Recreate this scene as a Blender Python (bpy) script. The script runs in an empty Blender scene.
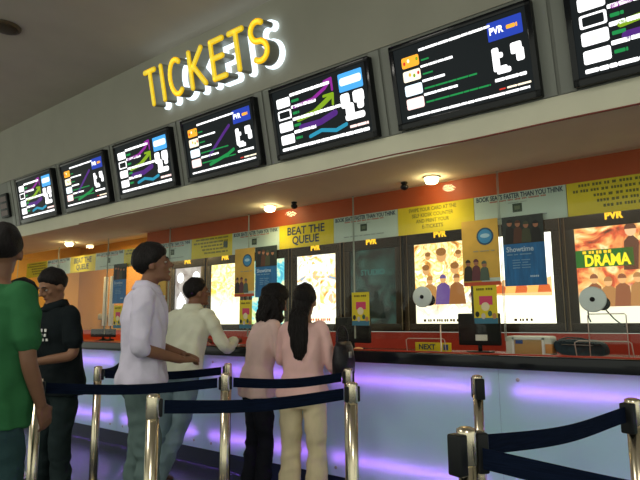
import bpy, bmesh, math, random
from mathutils import Vector, Matrix, noise
random.seed(7)
C = bpy.context.scene.collection
SC = bpy.context.scene
PI = math.pi

# ------------------------------------------------------------------ camera, world, lights, exposure
cam_d = bpy.data.cameras.new('camera')
cam_d.sensor_width = 36; cam_d.lens = 556 / 640 * 36
cam_d.clip_start = 0.05; cam_d.clip_end = 100
cam = bpy.data.objects.new('camera', cam_d); C.objects.link(cam)
R = Matrix(((0.78629682, 0.09444347, 0.61058803),
            (0.6178016, -0.10795005, -0.77888893),
            (-0.00764797, 0.98966015, -0.14322811)))
cam.matrix_world = Matrix.Translation((0, 0, 1.30)) @ R.to_4x4()
SC.camera = cam

w = bpy.data.worlds.new('world'); SC.world = w; w.use_nodes = True
w.node_tree.nodes['Background'].inputs[0].default_value = (0.88, 0.92, 0.77, 1)
w.node_tree.nodes['Background'].inputs[1].default_value = 1.05
SC.view_settings.view_transform = 'Standard'; SC.view_settings.look = 'None'
SC.view_settings.exposure = 0.0; SC.view_settings.gamma = 1.0
SC.view_settings.use_curve_mapping = False

def area(name, loc, size, power, col, rot=(0, 0, 0), sy=None):
    d = bpy.data.lights.new(name, 'AREA'); d.energy = power; d.color = col
    d.size = size
    if sy: d.shape = 'RECTANGLE'; d.size_y = sy
    o = bpy.data.objects.new(name, d); C.objects.link(o); o.location = loc; o.rotation_euler = rot
    return o
# lobby ceiling lamps behind the camera, booth ceiling lamps behind the glass
area('lobby_lamp', (1.0, -1.5, 3.8), 1.2, 80, (1.0, 0.97, 0.88))
area('lobby_lamp', (-3.6, -0.6, 3.8), 1.2, 60, (1.0, 0.96, 0.86))
area('booth_lamp', (-8.8, 5.0, 2.72), 0.8, 46, (1.0, 0.70, 0.30))
area('booth_lamp', (-4.4, 5.1, 2.72), 0.6, 7, (1.0, 0.85, 0.65))
area('booth_lamp', (-1.2, 5.1, 2.72), 0.6, 9, (1.0, 0.9, 0.75))

# ------------------------------------------------------------------ materials
MATS = {}
def mat(name, col, rough=0.6, metal=0.0, var=0.0, vscale=20.0, bump=0.0, bscale=200.0, stretch=None, emit=None, estr=0.0, spec=0.28, coat=0.0):
    if name in MATS: return MATS[name]
    m = bpy.data.materials.new(name); m.use_nodes = True; nt = m.node_tree; N = nt.nodes; L = nt.links
    b = N['Principled BSDF']
    b.inputs['Base Color'].default_value = (*col, 1); b.inputs['Roughness'].default_value = rough
    b.inputs['Metallic'].default_value = metal; b.inputs['Specular IOR Level'].default_value = spec
    b.inputs['Coat Weight'].default_value = coat
    if var or bump:
        tc = N.new('ShaderNodeTexCoord'); mp = N.new('ShaderNodeMapping')
        L.new(tc.outputs['Object'], mp.inputs[0])
        if stretch: mp.inputs['Scale'].default_value = stretch
    if var:
        n = N.new('ShaderNodeTexNoise'); n.inputs['Scale'].default_value = vscale; n.inputs['Detail'].default_value = 4
        L.new(mp.outputs[0], n.inputs['Vector'])
        r = N.new('ShaderNodeValToRGB')
        r.color_ramp.elements[0].position = 0.3; r.color_ramp.elements[1].position = 0.7
        r.color_ramp.elements[0].color = (*[c * (1 - var) for c in col], 1)
        r.color_ramp.elements[1].color = (*[min(1, c * (1 + var)) for c in col], 1)
        L.new(n.outputs[0], r.inputs[0]); L.new(r.outputs[0], b.inputs['Base Color'])
    if bump:
        n2 = N.new('ShaderNodeTexNoise'); n2.inputs['Scale'].default_value = bscale; n2.inputs['Detail'].default_value = 3
        L.new(mp.outputs[0], n2.inputs['Vector'])
        bp = N.new('ShaderNodeBump'); bp.inputs['Strength'].default_value = bump; bp.inputs['Distance'].default_value = 0.01
        L.new(n2.outputs[0], bp.inputs['Height']); L.new(bp.outputs[0], b.inputs['Normal'])
    if emit:
        b.inputs['Emission Color'].default_value = (*emit, 1); b.inputs['Emission Strength'].default_value = estr
    MATS[name] = m
    return m
def glow(name, col, s):
    return mat(name, (0.004, 0.004, 0.004), 0.5, emit=col, estr=s, spec=.2)

def poster_mat(name, cols, seed, s, sc=3.2, hot=None):
    """Backlit film artwork: blotchy shapes, brighter printed area low on the sheet."""
    m = bpy.data.materials.new(name); m.use_nodes = True; nt = m.node_tree; N = nt.nodes; L = nt.links
    b = N['Principled BSDF']; b.inputs['Base Color'].default_value = (.03, .03, .03, 1); b.inputs['Roughness'].default_value = .25
    tc = N.new('ShaderNodeTexCoord'); mp = N.new('ShaderNodeMapping'); mp.inputs['Location'].default_value = (seed, seed * 2, seed * 3)
    L.new(tc.outputs['Object'], mp.inputs[0])
    n = N.new('ShaderNodeTexNoise'); n.inputs['Scale'].default_value = sc; n.inputs['Detail'].default_value = 5; n.inputs['Distortion'].default_value = 1.2
    L.new(mp.outputs[0], n.inputs['Vector'])
    r = N.new('ShaderNodeValToRGB'); el = r.color_ramp.elements
    while len(el) < len(cols): el.new(0.5)
    for i, c in enumerate(cols):
        el[i].position = 0.3 + 0.4 * i / (len(cols) - 1); el[i].color = (*c, 1)
    L.new(n.outputs[0], r.inputs[0])
    out = r.outputs[0]
    if hot is not None:
        sp = N.new('ShaderNodeSeparateXYZ'); L.new(tc.outputs['Object'], sp.inputs[0])
        n3 = N.new('ShaderNodeTexNoise'); n3.inputs['Scale'].default_value = 7; L.new(mp.outputs[0], n3.inputs['Vector'])
        ad = N.new('ShaderNodeMath'); ad.operation = 'MULTIPLY_ADD'; ad.inputs[1].default_value = 0.35; L.new(n3.outputs[0], ad.inputs[0]); L.new(sp.outputs['Z'], ad.inputs[2])
        mr = N.new('ShaderNodeMapRange'); mr.inputs['From Min'].default_value = hot + .17 + .1; mr.inputs['From Max'].default_value = hot + .17 - .1
        L.new(ad.outputs[0], mr.inputs['Value'])
        mx = N.new('ShaderNodeMix'); mx.data_type = 'RGBA'; L.new(mr.outputs[0], mx.inputs[0]); L.new(out, mx.inputs[6]); mx.inputs[7].default_value = (1, .95, .72, 1)
        out = mx.outputs[2]
    L.new(out, b.inputs['Emission Color']); b.inputs['Emission Strength'].default_value = s
    return m

M_wall = mat('wall_paint', (.40, .385, .32), .8, var=.04, vscale=3, bump=.1, bscale=60)
M_ceil = mat('ceiling_paint', (.52, .47, .39), .85, var=.05, vscale=2)
M_lip = mat('cream_paint', (.80, .77, .60), .7, var=.04, vscale=4)
M_soffit = mat('soffit_paint', (.80, .74, .56), .8, var=.03, vscale=4)
M_band = mat('grey_panel', (.22, .225, .20), .5, var=.06, vscale=5)
M_strip = mat('grey_panel_strip', (.28, .29, .26), .45)
M_orange = mat('orange_laminate', (.42, .075, .02), .5, var=.08, vscale=3)
M_back = mat('brown_wall', (.085, .055, .03), .6, var=.15, vscale=4)
M_yellow_wall = mat('yellow_wall', (.72, .42, .10), .7, var=.04, vscale=3)
M_orange_wall = mat('ochre_wall', (.50, .24, .045), .7, var=.05, vscale=3)
M_redwall = mat('red_laminate', (.42, .035, .015), .35, var=.1, vscale=4)
M_red_top = mat('red_counter_top', (.20, .025, .012), .22, var=.1, vscale=5)
M_black = mat('black_plastic', (.008, .009, .010), .45, spec=.2)
M_blackg = mat('black_gloss', (.008, .009, .012), .12)
M_chrome = mat('brushed_steel', (.70, .62, .46), .24, metal=1.0, var=.05, vscale=6, stretch=(1, 1, .05))
M_chrome_dark = mat('steel_cap', (.68, .60, .45), .24, metal=1.0)
M_alu = mat('aluminium', (.45, .44, .40), .3, metal=1.0)
M_belt = mat('navy_webbing', (.004, .008, .022), .85, var=.3, vscale=40, bump=.3, bscale=400, stretch=(.3, .3, 6), spec=.05)
M_white = mat('white_print', (.74, .76, .72), .5)
M_ywl = mat('yellow_print', (.72, .56, .015), .5, var=.05, vscale=8)
M_signw = mat('pale_sign_board', (.52, .62, .54), .5, var=.03, vscale=5)
M_navy_ink = mat('navy_ink', (.03, .05, .09), .6)
M_red_ink = mat('red_ink', (.45, .10, .07), .6)
M_olive_ink = mat('olive_ink', (.16, .14, .02), .6)
M_grey_ink = mat('grey_ink', (.25, .30, .27), .6)

def plain(name, col, rough=.5): return mat(name, col, rough)

# ------------------------------------------------------------------ mesh builder
class MB:
    def __init__(s): s.v = []; s.f = []; s.m = []; s.mats = []; s.sm = []
    def add(s, vs, fs, m, smooth=False):
        if m not in s.mats: s.mats.append(m)
        k = s.mats.index(m); o = len(s.v)
        s.v += [tuple(v) for v in vs]; s.f += [tuple(i + o for i in f) for f in fs]
        s.m += [k] * len(fs); s.sm += [smooth] * len(fs)
        return s
    def box(s, x0, x1, y0, y1, z0, z1, m, bev=0.0):
        if bev <= 0:
            vs = [(x, y, z) for x in (x0, x1) for y in (y0, y1) for z in (z0, z1)]
            return s.add(vs, [(0, 1, 3, 2), (4, 6, 7, 5), (0, 4, 5, 1), (2, 3, 7, 6), (0, 2, 6, 4), (1, 5, 7, 3)], m)
        bm = bmesh.new(); bmesh.ops.create_cube(bm, size=1)
        for v in bm.verts: v.co = ((x0 + x1) / 2 + v.co.x * (x1 - x0), (y0 + y1) / 2 + v.co.y * (y1 - y0), (z0 + z1) / 2 + v.co.z * (z1 - z0))
        bmesh.ops.bevel(bm, geom=bm.edges[:], offset=bev, segments=3, affect='EDGES', profile=.5)
        return s.bm(bm, m, True)
    def bm(s, bm, m, smooth=False):
        bm.verts.index_update()
        s.add([v.co[:] for v in bm.verts], [[v.index for v in f.verts] for f in bm.faces], m, smooth); bm.free(); return s
    def quad(s, a, b, c, d, m): return s.add([a, b, c, d], [(0, 1, 2, 3)], m)
    def tube(s, pts, r, m, n=12, close=True):
        pts = [Vector(p) for p in pts]; rs = r if isinstance(r, (list, tuple)) else [r] * len(pts)
        vs = []; fs = []; up = None
        for i, p in enumerate(pts):
            t = (pts[min(i + 1, len(pts) - 1)] - pts[max(i - 1, 0)])
            t = t.normalized() if t.length > 1e-9 else Vector((0, 0, 1))
            if up is None:
                up = Vector((0, 0, 1)) if abs(t.z) < .9 else Vector((1, 0, 0))
            a = t.cross(up).normalized(); b = t.cross(a).normalized(); up = -b if False else a.cross(t)
            for k in range(n):
                th = 2 * PI * k / n; vs.append(p + (a * math.cos(th) + b * math.sin(th)) * rs[i])
        for i in range(len(pts) - 1):
            for k in range(n):
                fs.append((i * n + k, i * n + (k + 1) % n, (i + 1) * n + (k + 1) % n, (i + 1) * n + k))
        if close:
            fs.append(tuple(range(n))[::-1]); fs.append(tuple((len(pts) - 1) * n + k for k in range(n)))
        return s.add(vs, fs, m, True)
    def lathe(s, prof, m, c=(0, 0, 0), n=28, axis='z', smooth=True):
        vs = []; fs = []
        for r, h in prof:
            for k in range(n):
                a = 2 * PI * k / n; x, y = r * math.cos(a), r * math.sin(a)
                p = (x, y, h) if axis == 'z' else (x, h, y)
                vs.append((p[0] + c[0], p[1] + c[1], p[2] + c[2]))
        for i in range(len(prof) - 1):
            for k in range(n): fs.append((i * n + k, i * n + (k + 1) % n, (i + 1) * n + (k + 1) % n, (i + 1) * n + k))
        fs.append(tuple(range(n))[::-1]); fs.append(tuple((len(prof) - 1) * n + k for k in range(n)))
        return s.add(vs, fs, m, smooth)
    def disc(s, x, y, z, rx, rz, m, n=20):
        """flat printed ellipse facing -y"""
        return s.add([(x + rx * math.cos(2 * PI * k / n), y, z + rz * math.sin(2 * PI * k / n)) for k in range(n)], [tuple(range(n))], m)
    def text(s, txt, x, y, z, size, m, ext=0.0, sx=1.0, align='CENTER', bold=0.0, mw=None):
        cu = bpy.data.curves.new('t', 'FONT'); cu.body = txt; cu.size = size; cu.extrude = ext; cu.align_x = align; cu.align_y = 'CENTER'; cu.offset = bold
        cu.resolution_u = 3
        o = bpy.data.objects.new('t', cu); me = bpy.data.meshes.new_from_object(o)
        vs = [v.co.copy() for v in me.vertices]
        if mw and vs:
            wd = max(v.x for v in vs) - min(v.x for v in vs)
            if wd > mw: sx *= mw / wd
        s.add([(x + v.x * sx, y - v.z, z + v.y) for v in vs], [tuple(p.vertices) for p in me.polygons], m)
        bpy.data.objects.remove(o); bpy.data.curves.remove(cu); bpy.data.meshes.remove(me)
        return s
    def build(s, name, parent=None, mtx=None):
        me = bpy.data.meshes.new(name); me.from_pydata(s.v, [], s.f)
        for m in s.mats: me.materials.append(m)
        for p, k, g in zip(me.polygons, s.m, s.sm): p.material_index = k; p.use_smooth = g
        me.update()
        o = bpy.data.objects.new(name, me); C.objects.link(o)
        if mtx is not None: o.matrix_world = mtx
        if parent: o.parent = parent
        return o

def tag(o, label=None, cat=None, group=None, kind=None):
    if label: o['label'] = label
    if cat: o['category'] = cat
    if group: o['group'] = group
    if kind: o['kind'] = kind
    return o
def thing(name, label, cat, loc=(0, 0, 0), rz=0.0, group=None):
    o = bpy.data.objects.new(name, None); C.objects.link(o); o.location = loc; o.rotation_euler = (0, 0, rz)
    o.empty_display_size = .1
    return tag(o, label, cat, group)
def struct(mb, name): return tag(mb.build(name), kind='structure')
def copy_tree(o, parent=None):
    c = o.copy(); C.objects.link(c); c.parent = parent
    for ch in list(o.children): copy_tree(ch, c)
    return c

# ------------------------------------------------------------------ the setting
TH = math.radians(12); Z0 = 2.5; Y0 = 3.5
CEIL = 3.975
def onslope(x, s, off=0.0):
    """point on the leaning fascia: s up the slope from its lower edge, off = standing out from it"""
    return (x, Y0 - s * math.sin(TH) - off * math.cos(TH), Z0 + s * math.cos(TH) - off * math.sin(TH))
# frame whose local x = along, local z = up the slope, local -y = out of the fascia
def slope_matrix(x, s, off=0.0):
    return Matrix.Translation(onslope(x, s, off)) @ Matrix.Rotation(TH, 4, 'X')

# floor: dark polished tiles
m = bpy.data.materials.new('dark_floor_tile'); m.use_nodes = True
N = m.node_tree.nodes; L = m.node_tree.links; b = N['Principled BSDF']
tc = N.new('ShaderNodeTexCoord'); bt = N.new('ShaderNodeTexBrick'); bt.offset = 0.0; bt.inputs['Scale'].default_value = 1
bt.inputs['Brick Width'].default_value = .6; bt.inputs['Row Height'].default_value = .6; bt.inputs['Mortar Size'].default_value = .004
bt.inputs['Color1'].default_value = (.035, .045, .07, 1); bt.inputs['Color2'].default_value = (.03, .04, .06, 1); bt.inputs['Mortar'].default_value = (.015, .015, .02, 1)
L.new(tc.outputs['Object'], bt.inputs['Vector']); L.new(bt.outputs[0], b.inputs['Base Color']); b.inputs['Roughness'].default_value = .22
M_floor = m
struct(MB().box(-14, 5, -5, 7.2, -.1, 0, M_floor), 'floor')
struct(MB().box(-14, 5, -5, 3.25, CEIL, CEIL + .1, M_ceil), 'ceiling')
# leaning fascia above the counter: lip, grey screen band, upper wall
def slab(s0, s1, off, thick, m, x0=-13.9, x1=3.0):
    a = [onslope(x, s, o) for x in (x0, x1) for o in (off - thick, off) for s in (s0, s1)]
    return MB().add(a, [(0, 1, 3, 2), (4, 6, 7, 5), (0, 4, 5, 1), (2, 3, 7, 6), (0, 2, 6, 4), (1, 5, 7, 3)], m)
struct(slab(0, .155, .012, .1, M_lip), 'trim_1')
struct(slab(.155, .81, 0, .09, M_band), 'wall_screen_band')
struct(slab(.81, 1.56, .01, .1, M_wall), 'wall_upper')
struct(MB().box(-13.9, 3, 3.49, 4.50, 2.5, 2.56, M_soffit), 'ceiling_soffit')
# thin red-brown cable along the lip edge
cab = MB(); pts = []
for i in range(90):
    x = -6.5 + i * .1
    pts.append((x, 3.484 + .003 * math.sin(x * 2), 2.506 + .006 * math.sin(x * 2.1) + .003 * math.sin(x * 5.3)))
cab.tube(pts, .006, plain('red_brown_cable', (.22, .05, .035)), 6)
tag(cab.build('cable'), 'thin red-brown cable running along the lower edge of the cream fascia', 'cable')
# grey pilaster strips between screens
k = 0
TVX = [-7.96, -6.745, -5.54, -4.34, -3.14, -1.945, -.745]
for i, x in enumerate([-8.15] + [t + 1.105 for t in TVX]):
    for dx in (-.055, .055):
        k += 1
        mb = MB().box(-.045, .045, -.012, 0, .16, .805, M_strip, .003)
        o = mb.build('trim_%d' % (k + 1), mtx=slope_matrix(x + dx, 0)); tag(o, kind='structure')

# orange header over the signs, its end at the left
struct(MB().box(-6.47, 3, 4.44, 4.50, 2.31, 2.5, M_orange), 'wall_header')
# booth behind the glass
struct(MB().box(-10.8, 3, 5.9, 6.0, 1.16, 2.8, M_back), 'wall_back')
struct(MB().box(-10.8, 3, 5.86, 6.0, 0, 1.155, M_redwall), 'wall_back_lower')
struct(MB().box(-10.8, -8.2, 5.85, 5.898, 1.156, 2.8, M_orange_wall), 'wall_back_ochre')
struct(MB().box(-10.9, -10.8, 3.6, 6.0, 0, 2.8, M_yellow_wall), 'wall_left')
struct(MB().box(-14, 3, 4.52, 6.0, 2.8, 2.9, M_lip), 'ceiling_booth')
struct(MB().box(-14, -10.9, 4.6, 4.7, 0, 2.8, mat('tan_wall', (.42, .30, .16), .7)), 'wall_far_left')
struct(MB().box(-10.93, -10.80, 3.52, 3.6, 0, 2.5, mat('brown_post', (.16, .09, .05), .5)), 'trim_30')
struct(MB().box(-8.2, -8.12, 5.80, 5.9, 1.156, 2.8, mat('brown_post', (.1, .05, .03), .5)), 'trim_31')

# ------------------------------------------------------------------ counter
mp = bpy.data.materials.new('translucent_counter_panel'); mp.use_nodes = True
N = mp.node_tree.nodes; L = mp.node_tree.links; b = N['Principled BSDF']
b.inputs['Base Color'].default_value = (.48, .80, .80, 1); b.inputs['Roughness'].default_value = .3
tr = N.new('ShaderNodeBsdfTranslucent'); tr.inputs[0].default_value = (.9, .88, .95, 1)
mx = N.new('ShaderNodeMixShader'); mx.inputs[0].default_value = .35
L.new(b.outputs[0], mx.inputs[1]); L.new(tr.outputs[0], mx.inputs[2]); L.new(mx.outputs[0], N['Material Output'].inputs[0])
M_panel = mp
M_led = glow('violet_led', (.54, .18, 1.0), 42)
X0, X1 = -9.73, 2.87
ct = thing('ticket_counter', 'long ticket counter with pale blue glowing front panels and dark top edge', 'counter', (0, 3.5, 0))
def cpart(mb, name, label=None):
    o = mb.build(name); o.parent = ct; o.location = (0, -3.5, 0)
    if label: o['label'] = label
    return o
cpart(MB().box(X0, X1, 3.60, 4.85, .02, .97, mat('counter_carcass', (.03, .03, .035), .7)), 'carcass')
cpart(MB().box(X0, X1, 3.53, 3.60, 0, .15, mat('navy_kickboard', (.012, .016, .05), .3)), 'kickboard', 'dark navy kickboard')
cpart(MB().box(X0, X1, 3.512, 4.90, .985, 1.02, M_red_top), 'worktop', 'glossy red-brown worktop')
cpart(MB().box(X0, X1, 3.44, 3.50, .995, 1.078, M_blackg, .008), 'edge_strip', 'black raised front edge of the worktop')
cpart(MB().box(X0, X1, 3.50, 3.512, 1.0, 1.086, M_redwall), 'red_trim', 'thin red line behind the black edge')
n = 9
for i in range(n):
    a = X0 + (X1 - X0) / n * i; bb = a + (X1 - X0) / n
    p = cpart(MB().box(a + .001, bb - .001, 3.50, 3.503, .15, .994, M_panel), 'front_panel')
    for z in (.865, .285):
        t = MB().tube([(a + .09, 3.540, z), (bb - .09, 3.540, z)], .011, M_led, 8).build('led_tube'); t.parent = p
    for (xx, zz) in ((a + .12, .93), (a + .12, .21), (bb - .12, .21)):
        s_ = MB().lathe([(.009, 3.494), (.012, 3.497), (.012, 3.501)], M_alu, (xx, 0, zz), 12, 'y').build('screw'); s_.parent = p

# ------------------------------------------------------------------ glass front
mg = bpy.data.materials.new('booth_glass'); mg.use_nodes = True
N = mg.node_tree.nodes; L = mg.node_tree.links; N.remove(N['Principled BSDF'])
tr = N.new('ShaderNodeBsdfTransparent'); tr.inputs[0].default_value = (.965, .985, .975, 1)
gl = N.new('ShaderNodeBsdfGlossy'); gl.inputs['Roughness'].default_value = .02
lf = N.new('ShaderNodeLayerWeight'); lf.inputs[0].default_value = .5
lp = N.new('ShaderNodeMath'); lp.operation = 'POWER'; lp.inputs[1].default_value = 4.5; L.new(lf.outputs['Facing'], lp.inputs[0])
lw = N.new('ShaderNodeMath'); lw.operation = 'MULTIPLY_ADD'; lw.inputs[1].default_value = .6; lw.inputs[2].default_value = .014; L.new(lp.outputs[0], lw.inputs[0])
mx = N.new('ShaderNodeMixShader'); L.new(lw.outputs[0], mx.inputs[0]); L.new(tr.outputs[0], mx.inputs[1]); L.new(gl.outputs[0], mx.inputs[2])
L.new(mx.outputs[0], N['Material Output'].inputs[0]); M_glass = mg
xs = [-10.18 + 1.432 * i for i in range(10)]
for i in range(9):
    pane = MB().box(xs[i] + .004, xs[i + 1] - .004, 4.375, 4.381, 1.13, 2.5, M_glass)
    for xx in (xs[i] + .004, xs[i + 1] - .006):
        pane.box(xx, xx + .002, 4.373, 4.383, 1.13, 2.5, mat('glass_edge', (.35, .42, .36), .3))
    struct(pane, 'window_%d' % (i + 1))

# ------------------------------------------------------------------ sign boards
SIGNW = .735
sx0 = -1.07
def dashes(mb, x0, x1, y, z, h, m, seed, gap=.012, wmin=.03, wmax=.09):
    r = random.Random(seed); x = x0
    while x < x1 - wmin:
        wd = min(r.uniform(wmin, wmax), x1 - x)
        k = max(1, int(wd / (h * .85)))
        for q in range(k):
            cw = wd / k
            mb.box(x + q * cw, x + q * cw + cw * .72, y - .0012, y, z - h / 2 * r.uniform(.75, 1), z + h / 2, m)
        x += wd + gap
def sign_board(i, kind, label):
    xa = sx0 + SIGNW * i; xb = xa + SIGNW - .006; xc = (xa + xb) / 2
    t = thing('sign_board', label, 'sign', (xc, 4.41, 2.06), group='sign boards above the booth glass')
    w_ = (xb - xa) / 2
    base = M_signw if kind == 'white' else M_ywl
    mb = MB().box(-w_, w_, -.006, .006, 0, .25, base)
    y = -.0065
    if kind == 'white':
        mb.text('BOOK SEATS FASTER THAN YOU THINK', 0, y, .220, .055, M_navy_ink, .0006, bold=.0016, mw=.69)
        dashes(mb, -.23, .22, y, .190, .012, M_red_ink, 5)
        mb.box(-.045, .03, y - .0015, y, .085, .155, plain('dark_green_picture', (.035, .06, .035)))
        mb.box(-.03, .015, y - .002, y - .0015, .105, .135, plain('dull_green_picture', (.12, .16, .09)))
        dashes(mb, -.08, .07, y, .165, .006, M_grey_ink, 2)
        dashes(mb, -.24, .23, y, .045, .011, M_grey_ink, 9)
    elif kind == 'beat':
        mb.text('BEAT THE', 0, y, .175, .115, M_navy_ink, .0006, bold=.003, mw=.5)
        mb.text('QUEUE', 0, y, .075, .115, M_navy_ink, .0006, bold=.003, mw=.36)
    elif kind == 'swipe':
        for q, (s_, ww) in enumerate((('SWIPE YOUR CARD AT THE', .46), ('SELF KIOSK COUNTER', .40), ('AND PRINT YOUR', .32), ('E-TICKETS', .2))):
            mb.text(s_, -.02, y, .212 - q * .052, .047, M_olive_ink, .0006, bold=.0008, mw=ww)
    else:
        for q, (a, b_) in enumerate(((-.28, .33), (-.32, .30), (-.18, .34), (-.16, .33), (-.12, .30))):
            dashes(mb, a, b_, y, .222 - q * .042, .022, M_olive_ink, 20 + q + abs(i))
        if kind == 'text_dark':
            mb.box(.22, .29, y - .0015, y, .10, .17, plain('dark_green_picture', (.035, .06, .035)))
    mb.build('board', t)
    return t
order = {0: 'text', -1: 'white', -2: 'swipe', -3: 'white', -4: 'beat', -5: 'white', -6: 'text_dark', -7: 'white', -8: 'text', -9: 'white', -10: 'beat', -11: 'white', -12: 'text', 1: 'white'}
WH = 'pale sign board with blue headline'
LB = {0: 'yellow sign board with five long lines of small text, at the right edge',
      -1: WH + ', above the right blue film flyer with four people',
      -2: 'yellow sign board telling people to swipe card and print e-tickets',
      -3: WH + ', just right of the near BEAT THE QUEUE board',
      -4: 'yellow BEAT THE QUEUE sign board nearest the women',
      -5: WH + ', just left of the near BEAT THE QUEUE board',
      -6: 'yellow sign board with small dark picture above man at counter',
      -7: WH + ", above the standing man's raised face",
      -8: "yellow sign board half hidden behind the standing man's hair",
      -9: WH + ', over the two upright white tubes',
      -10: 'yellow sign board with large dark text over the ochre wall',
      -11: WH + ', over the yellow wall left of the ochre wall',
      -12: 'yellow sign board at the far left end of the row',
      1: WH + ', last on the right beyond the frame'}
for i, kd in order.items():
    if i != 1: sign_board(i, kd, LB[i])

# ------------------------------------------------------------------ film poster light boxes on the back wall
M_frame = mat('bronze_frame', (.04, .03, .02), .35, metal=.2, var=.1, vscale=6)
M_frame_edge = mat('frame_edge_metal', (.30, .22, .12), .3, metal=.9)
M_amber = glow('amber_logo', (1.0, .55, .02), 1.5)
YB = 5.90
def people_print(mb, x, y, z, hgt, n, w_, cols, seed=0, skin=None):
    """printed row of small head-and-shoulder figures"""
    r = random.Random(seed)
    for i in range(n):
        cx = x + w_ * (i + .5) / n + r.uniform(-.005, .005); hh = hgt * r.uniform(.8, 1.0); c = cols[i % len(cols)]
        bw = w_ / n * .62
        mb.add([(cx - bw, y - .001 * (i + 1), z), (cx + bw, y - .001 * (i + 1), z), (cx + bw * .75, y - .001 * (i + 1), z + hh * .62), (cx + bw * .2, y - .001 * (i + 1), z + hh * .74), (cx - bw * .2, y - .001 * (i + 1), z + hh * .74), (cx - bw * .75, y - .001 * (i + 1), z + hh * .62)], [(0, 1, 2, 3, 4, 5)], c)
        mb.disc(cx, y - .001 * (i + 1) - .0004, z + hh * .86, hgt * .11, hgt * .14, skin or c, 12)
        mb.add([(cx + hgt * .12 * math.cos(a * PI / 6), y - .001 * (i + 1) - .0006, z + hh * .88 + hgt * .14 * math.sin(a * PI / 6)) for a in range(7)], [tuple(range(7))], c)
def poster_box(xc, fw, kind, label):
    t = thing('poster_light_box', label, 'film poster', (xc, YB, 1.17), group='film posters on the booth back wall')
    h = fw / 2; T = 1.20
    fr = MB()
    fr.box(-h, h, -.05, 0, 0, .085, M_frame, .006); fr.box(-h, h, -.05, 0, T - .19, T, M_frame, .006)
    fr.box(-h, -h + .095, -.05, 0, .085, T - .19, M_frame, .006); fr.box(h - .095, h, -.05, 0, .085, T - .19, M_frame, .006)
    for x in (-h + .006, h - .012): fr.box(x, x + .006, -.056, -.048, .01, T - .01, M_frame_edge)
    fr.build('frame', t)
    z0, z1 = .075, T - .18; ph = h - .09
    pm = {'gold': poster_mat('poster_gold', [(.12, .05, .02), (.75, .30, .03), (1, .85, .45), (.85, .45, .06), (1, .98, .85), (.25, .12, .10)], 1.3, 1.7, 6, .28),
          'pale': poster_mat('poster_pale', [(1, .7, .35), (1, .95, .75), (1, 1, .95), (1, .9, .55), (.8, .25, .08)], 2.1, 2.2, 4, .5),
          'drama': poster_mat('poster_drama', [(.10, .03, .01), (.7, .10, .03), (.9, .45, .12), (1, .8, .4), (.5, .28, .12)], 3.7, 1.3, 5, .33),
          'teal': poster_mat('poster_teal', [(.002, .006, .005), (.006, .02, .016), (.02, .07, .055), (.05, .14, .11)], 6.2, .55, 3.5, None),  # this poster is unlit; a faint glow is put into its colours
          'bright': poster_mat('poster_bright', [(.9, .2, .03), (1, .7, .2), (1, .97, .85), (.9, .95, 1), (1, .5, .08), (.2, .35, .5)], 5.5, 1.6, 6, .25),
          'flame': poster_mat('poster_flame', [(1, .5, .05), (1, .75, .2), (1, .95, .6), (1, .45, .06), (1, 1, .9)], 7.7, 1.8, 6, .45),
          'blue': poster_mat('poster_blue', [(.05, .25, .45), (.1, .6, .7), (.9, .95, .5), (.4, .7, .2)], 9.1, 1.3, 5, None),
          'silver': poster_mat('poster_silver', [(.25, .2, .2), (.5, .42, .40), (.8, .72, .68), (.95, .92, .9)], 8.8, .75, 3, None)}[kind]
    sh = MB().box(-ph, ph, -.030, -.02, z0, z1, pm)
    y = -.031
    ink = plain('poster_dark_ink', (.05, .02, .01)); inkb = plain('poster_brown_ink', (.16, .06, .02))
    if kind == 'gold':
        sk = glow('poster_skin', (.9, .45, .15), 1.0)
        for (px, pz, r_) in ((-.0, .86, .062), (-.2, .70, .045), (.16, .70, .05), (.21, .86, .035), (-.17, .86, .035)):
            sh.disc(px, y, pz, r_, r_ * 1.25, sk); sh.disc(px, y - .001, pz + r_ * .7, r_ * 1.05, r_ * .75, glow('poster_hair', (.35, .14, .03), 1.0))
        people_print(sh, -.24, y - .002, .30, .34, 3, .50, [glow('poster_amber_coat', (.55, .25, .06), 1.0), glow('poster_violet', (.16, .09, .28), 1.0), glow('poster_rust', (.35, .14, .04), 1.0)], 5, sk)
        dashes(sh, -.25, .27, y, .12, .03, inkb, 3)
    if kind == 'pale':
        sh.add([(-.3, y, .38), (.3, y, .36), (.3, y, .56), (.1, y, .5), (-.1, y, .57), (-.3, y, .5)], [(0, 1, 2, 3, 4, 5)], glow('poster_peach', (1, .6, .25), 1.3))
        people_print(sh, -.28, y, .4, .14, 5, .56, [glow('poster_red', (.8, .15, .03), 1.1), glow('poster_orange', (1, .5, .12), 1.3)], 4)
        dashes(sh, -.1, .1, y, .12, .03, inkb, 3)
    if kind == 'drama':
        sh.box(-ph, .14, y - .001, y, .62, .79, glow('poster_green', (.03, .16, .02), 1.0))
        sh.text('DRAMA', -.09, y - .003, .68, .15, glow('poster_lime', (.95, .75, .02), 1.4), .0006, bold=.006, mw=.40)
        dashes(sh, -.3, .0, y - .002, .765, .03, M_amber, 4)
        people_print(sh, .06, y, .58, .44, 2, .26, [glow('poster_sepia', (.16, .06, .03), 1.0), glow('poster_ochre', (.6, .22, .07), 1.0)], 2, glow('poster_skin2', (1, .55, .28), 1.2))
        people_print(sh, -.28, y - .004, .24, .32, 4, .50, [glow('poster_sepia2', (.35, .12, .05), 1.0), glow('poster_sepia3', (.55, .25, .08), 1.0)], 6, glow('poster_skin3', (.95, .5, .2), 1.1))
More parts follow.
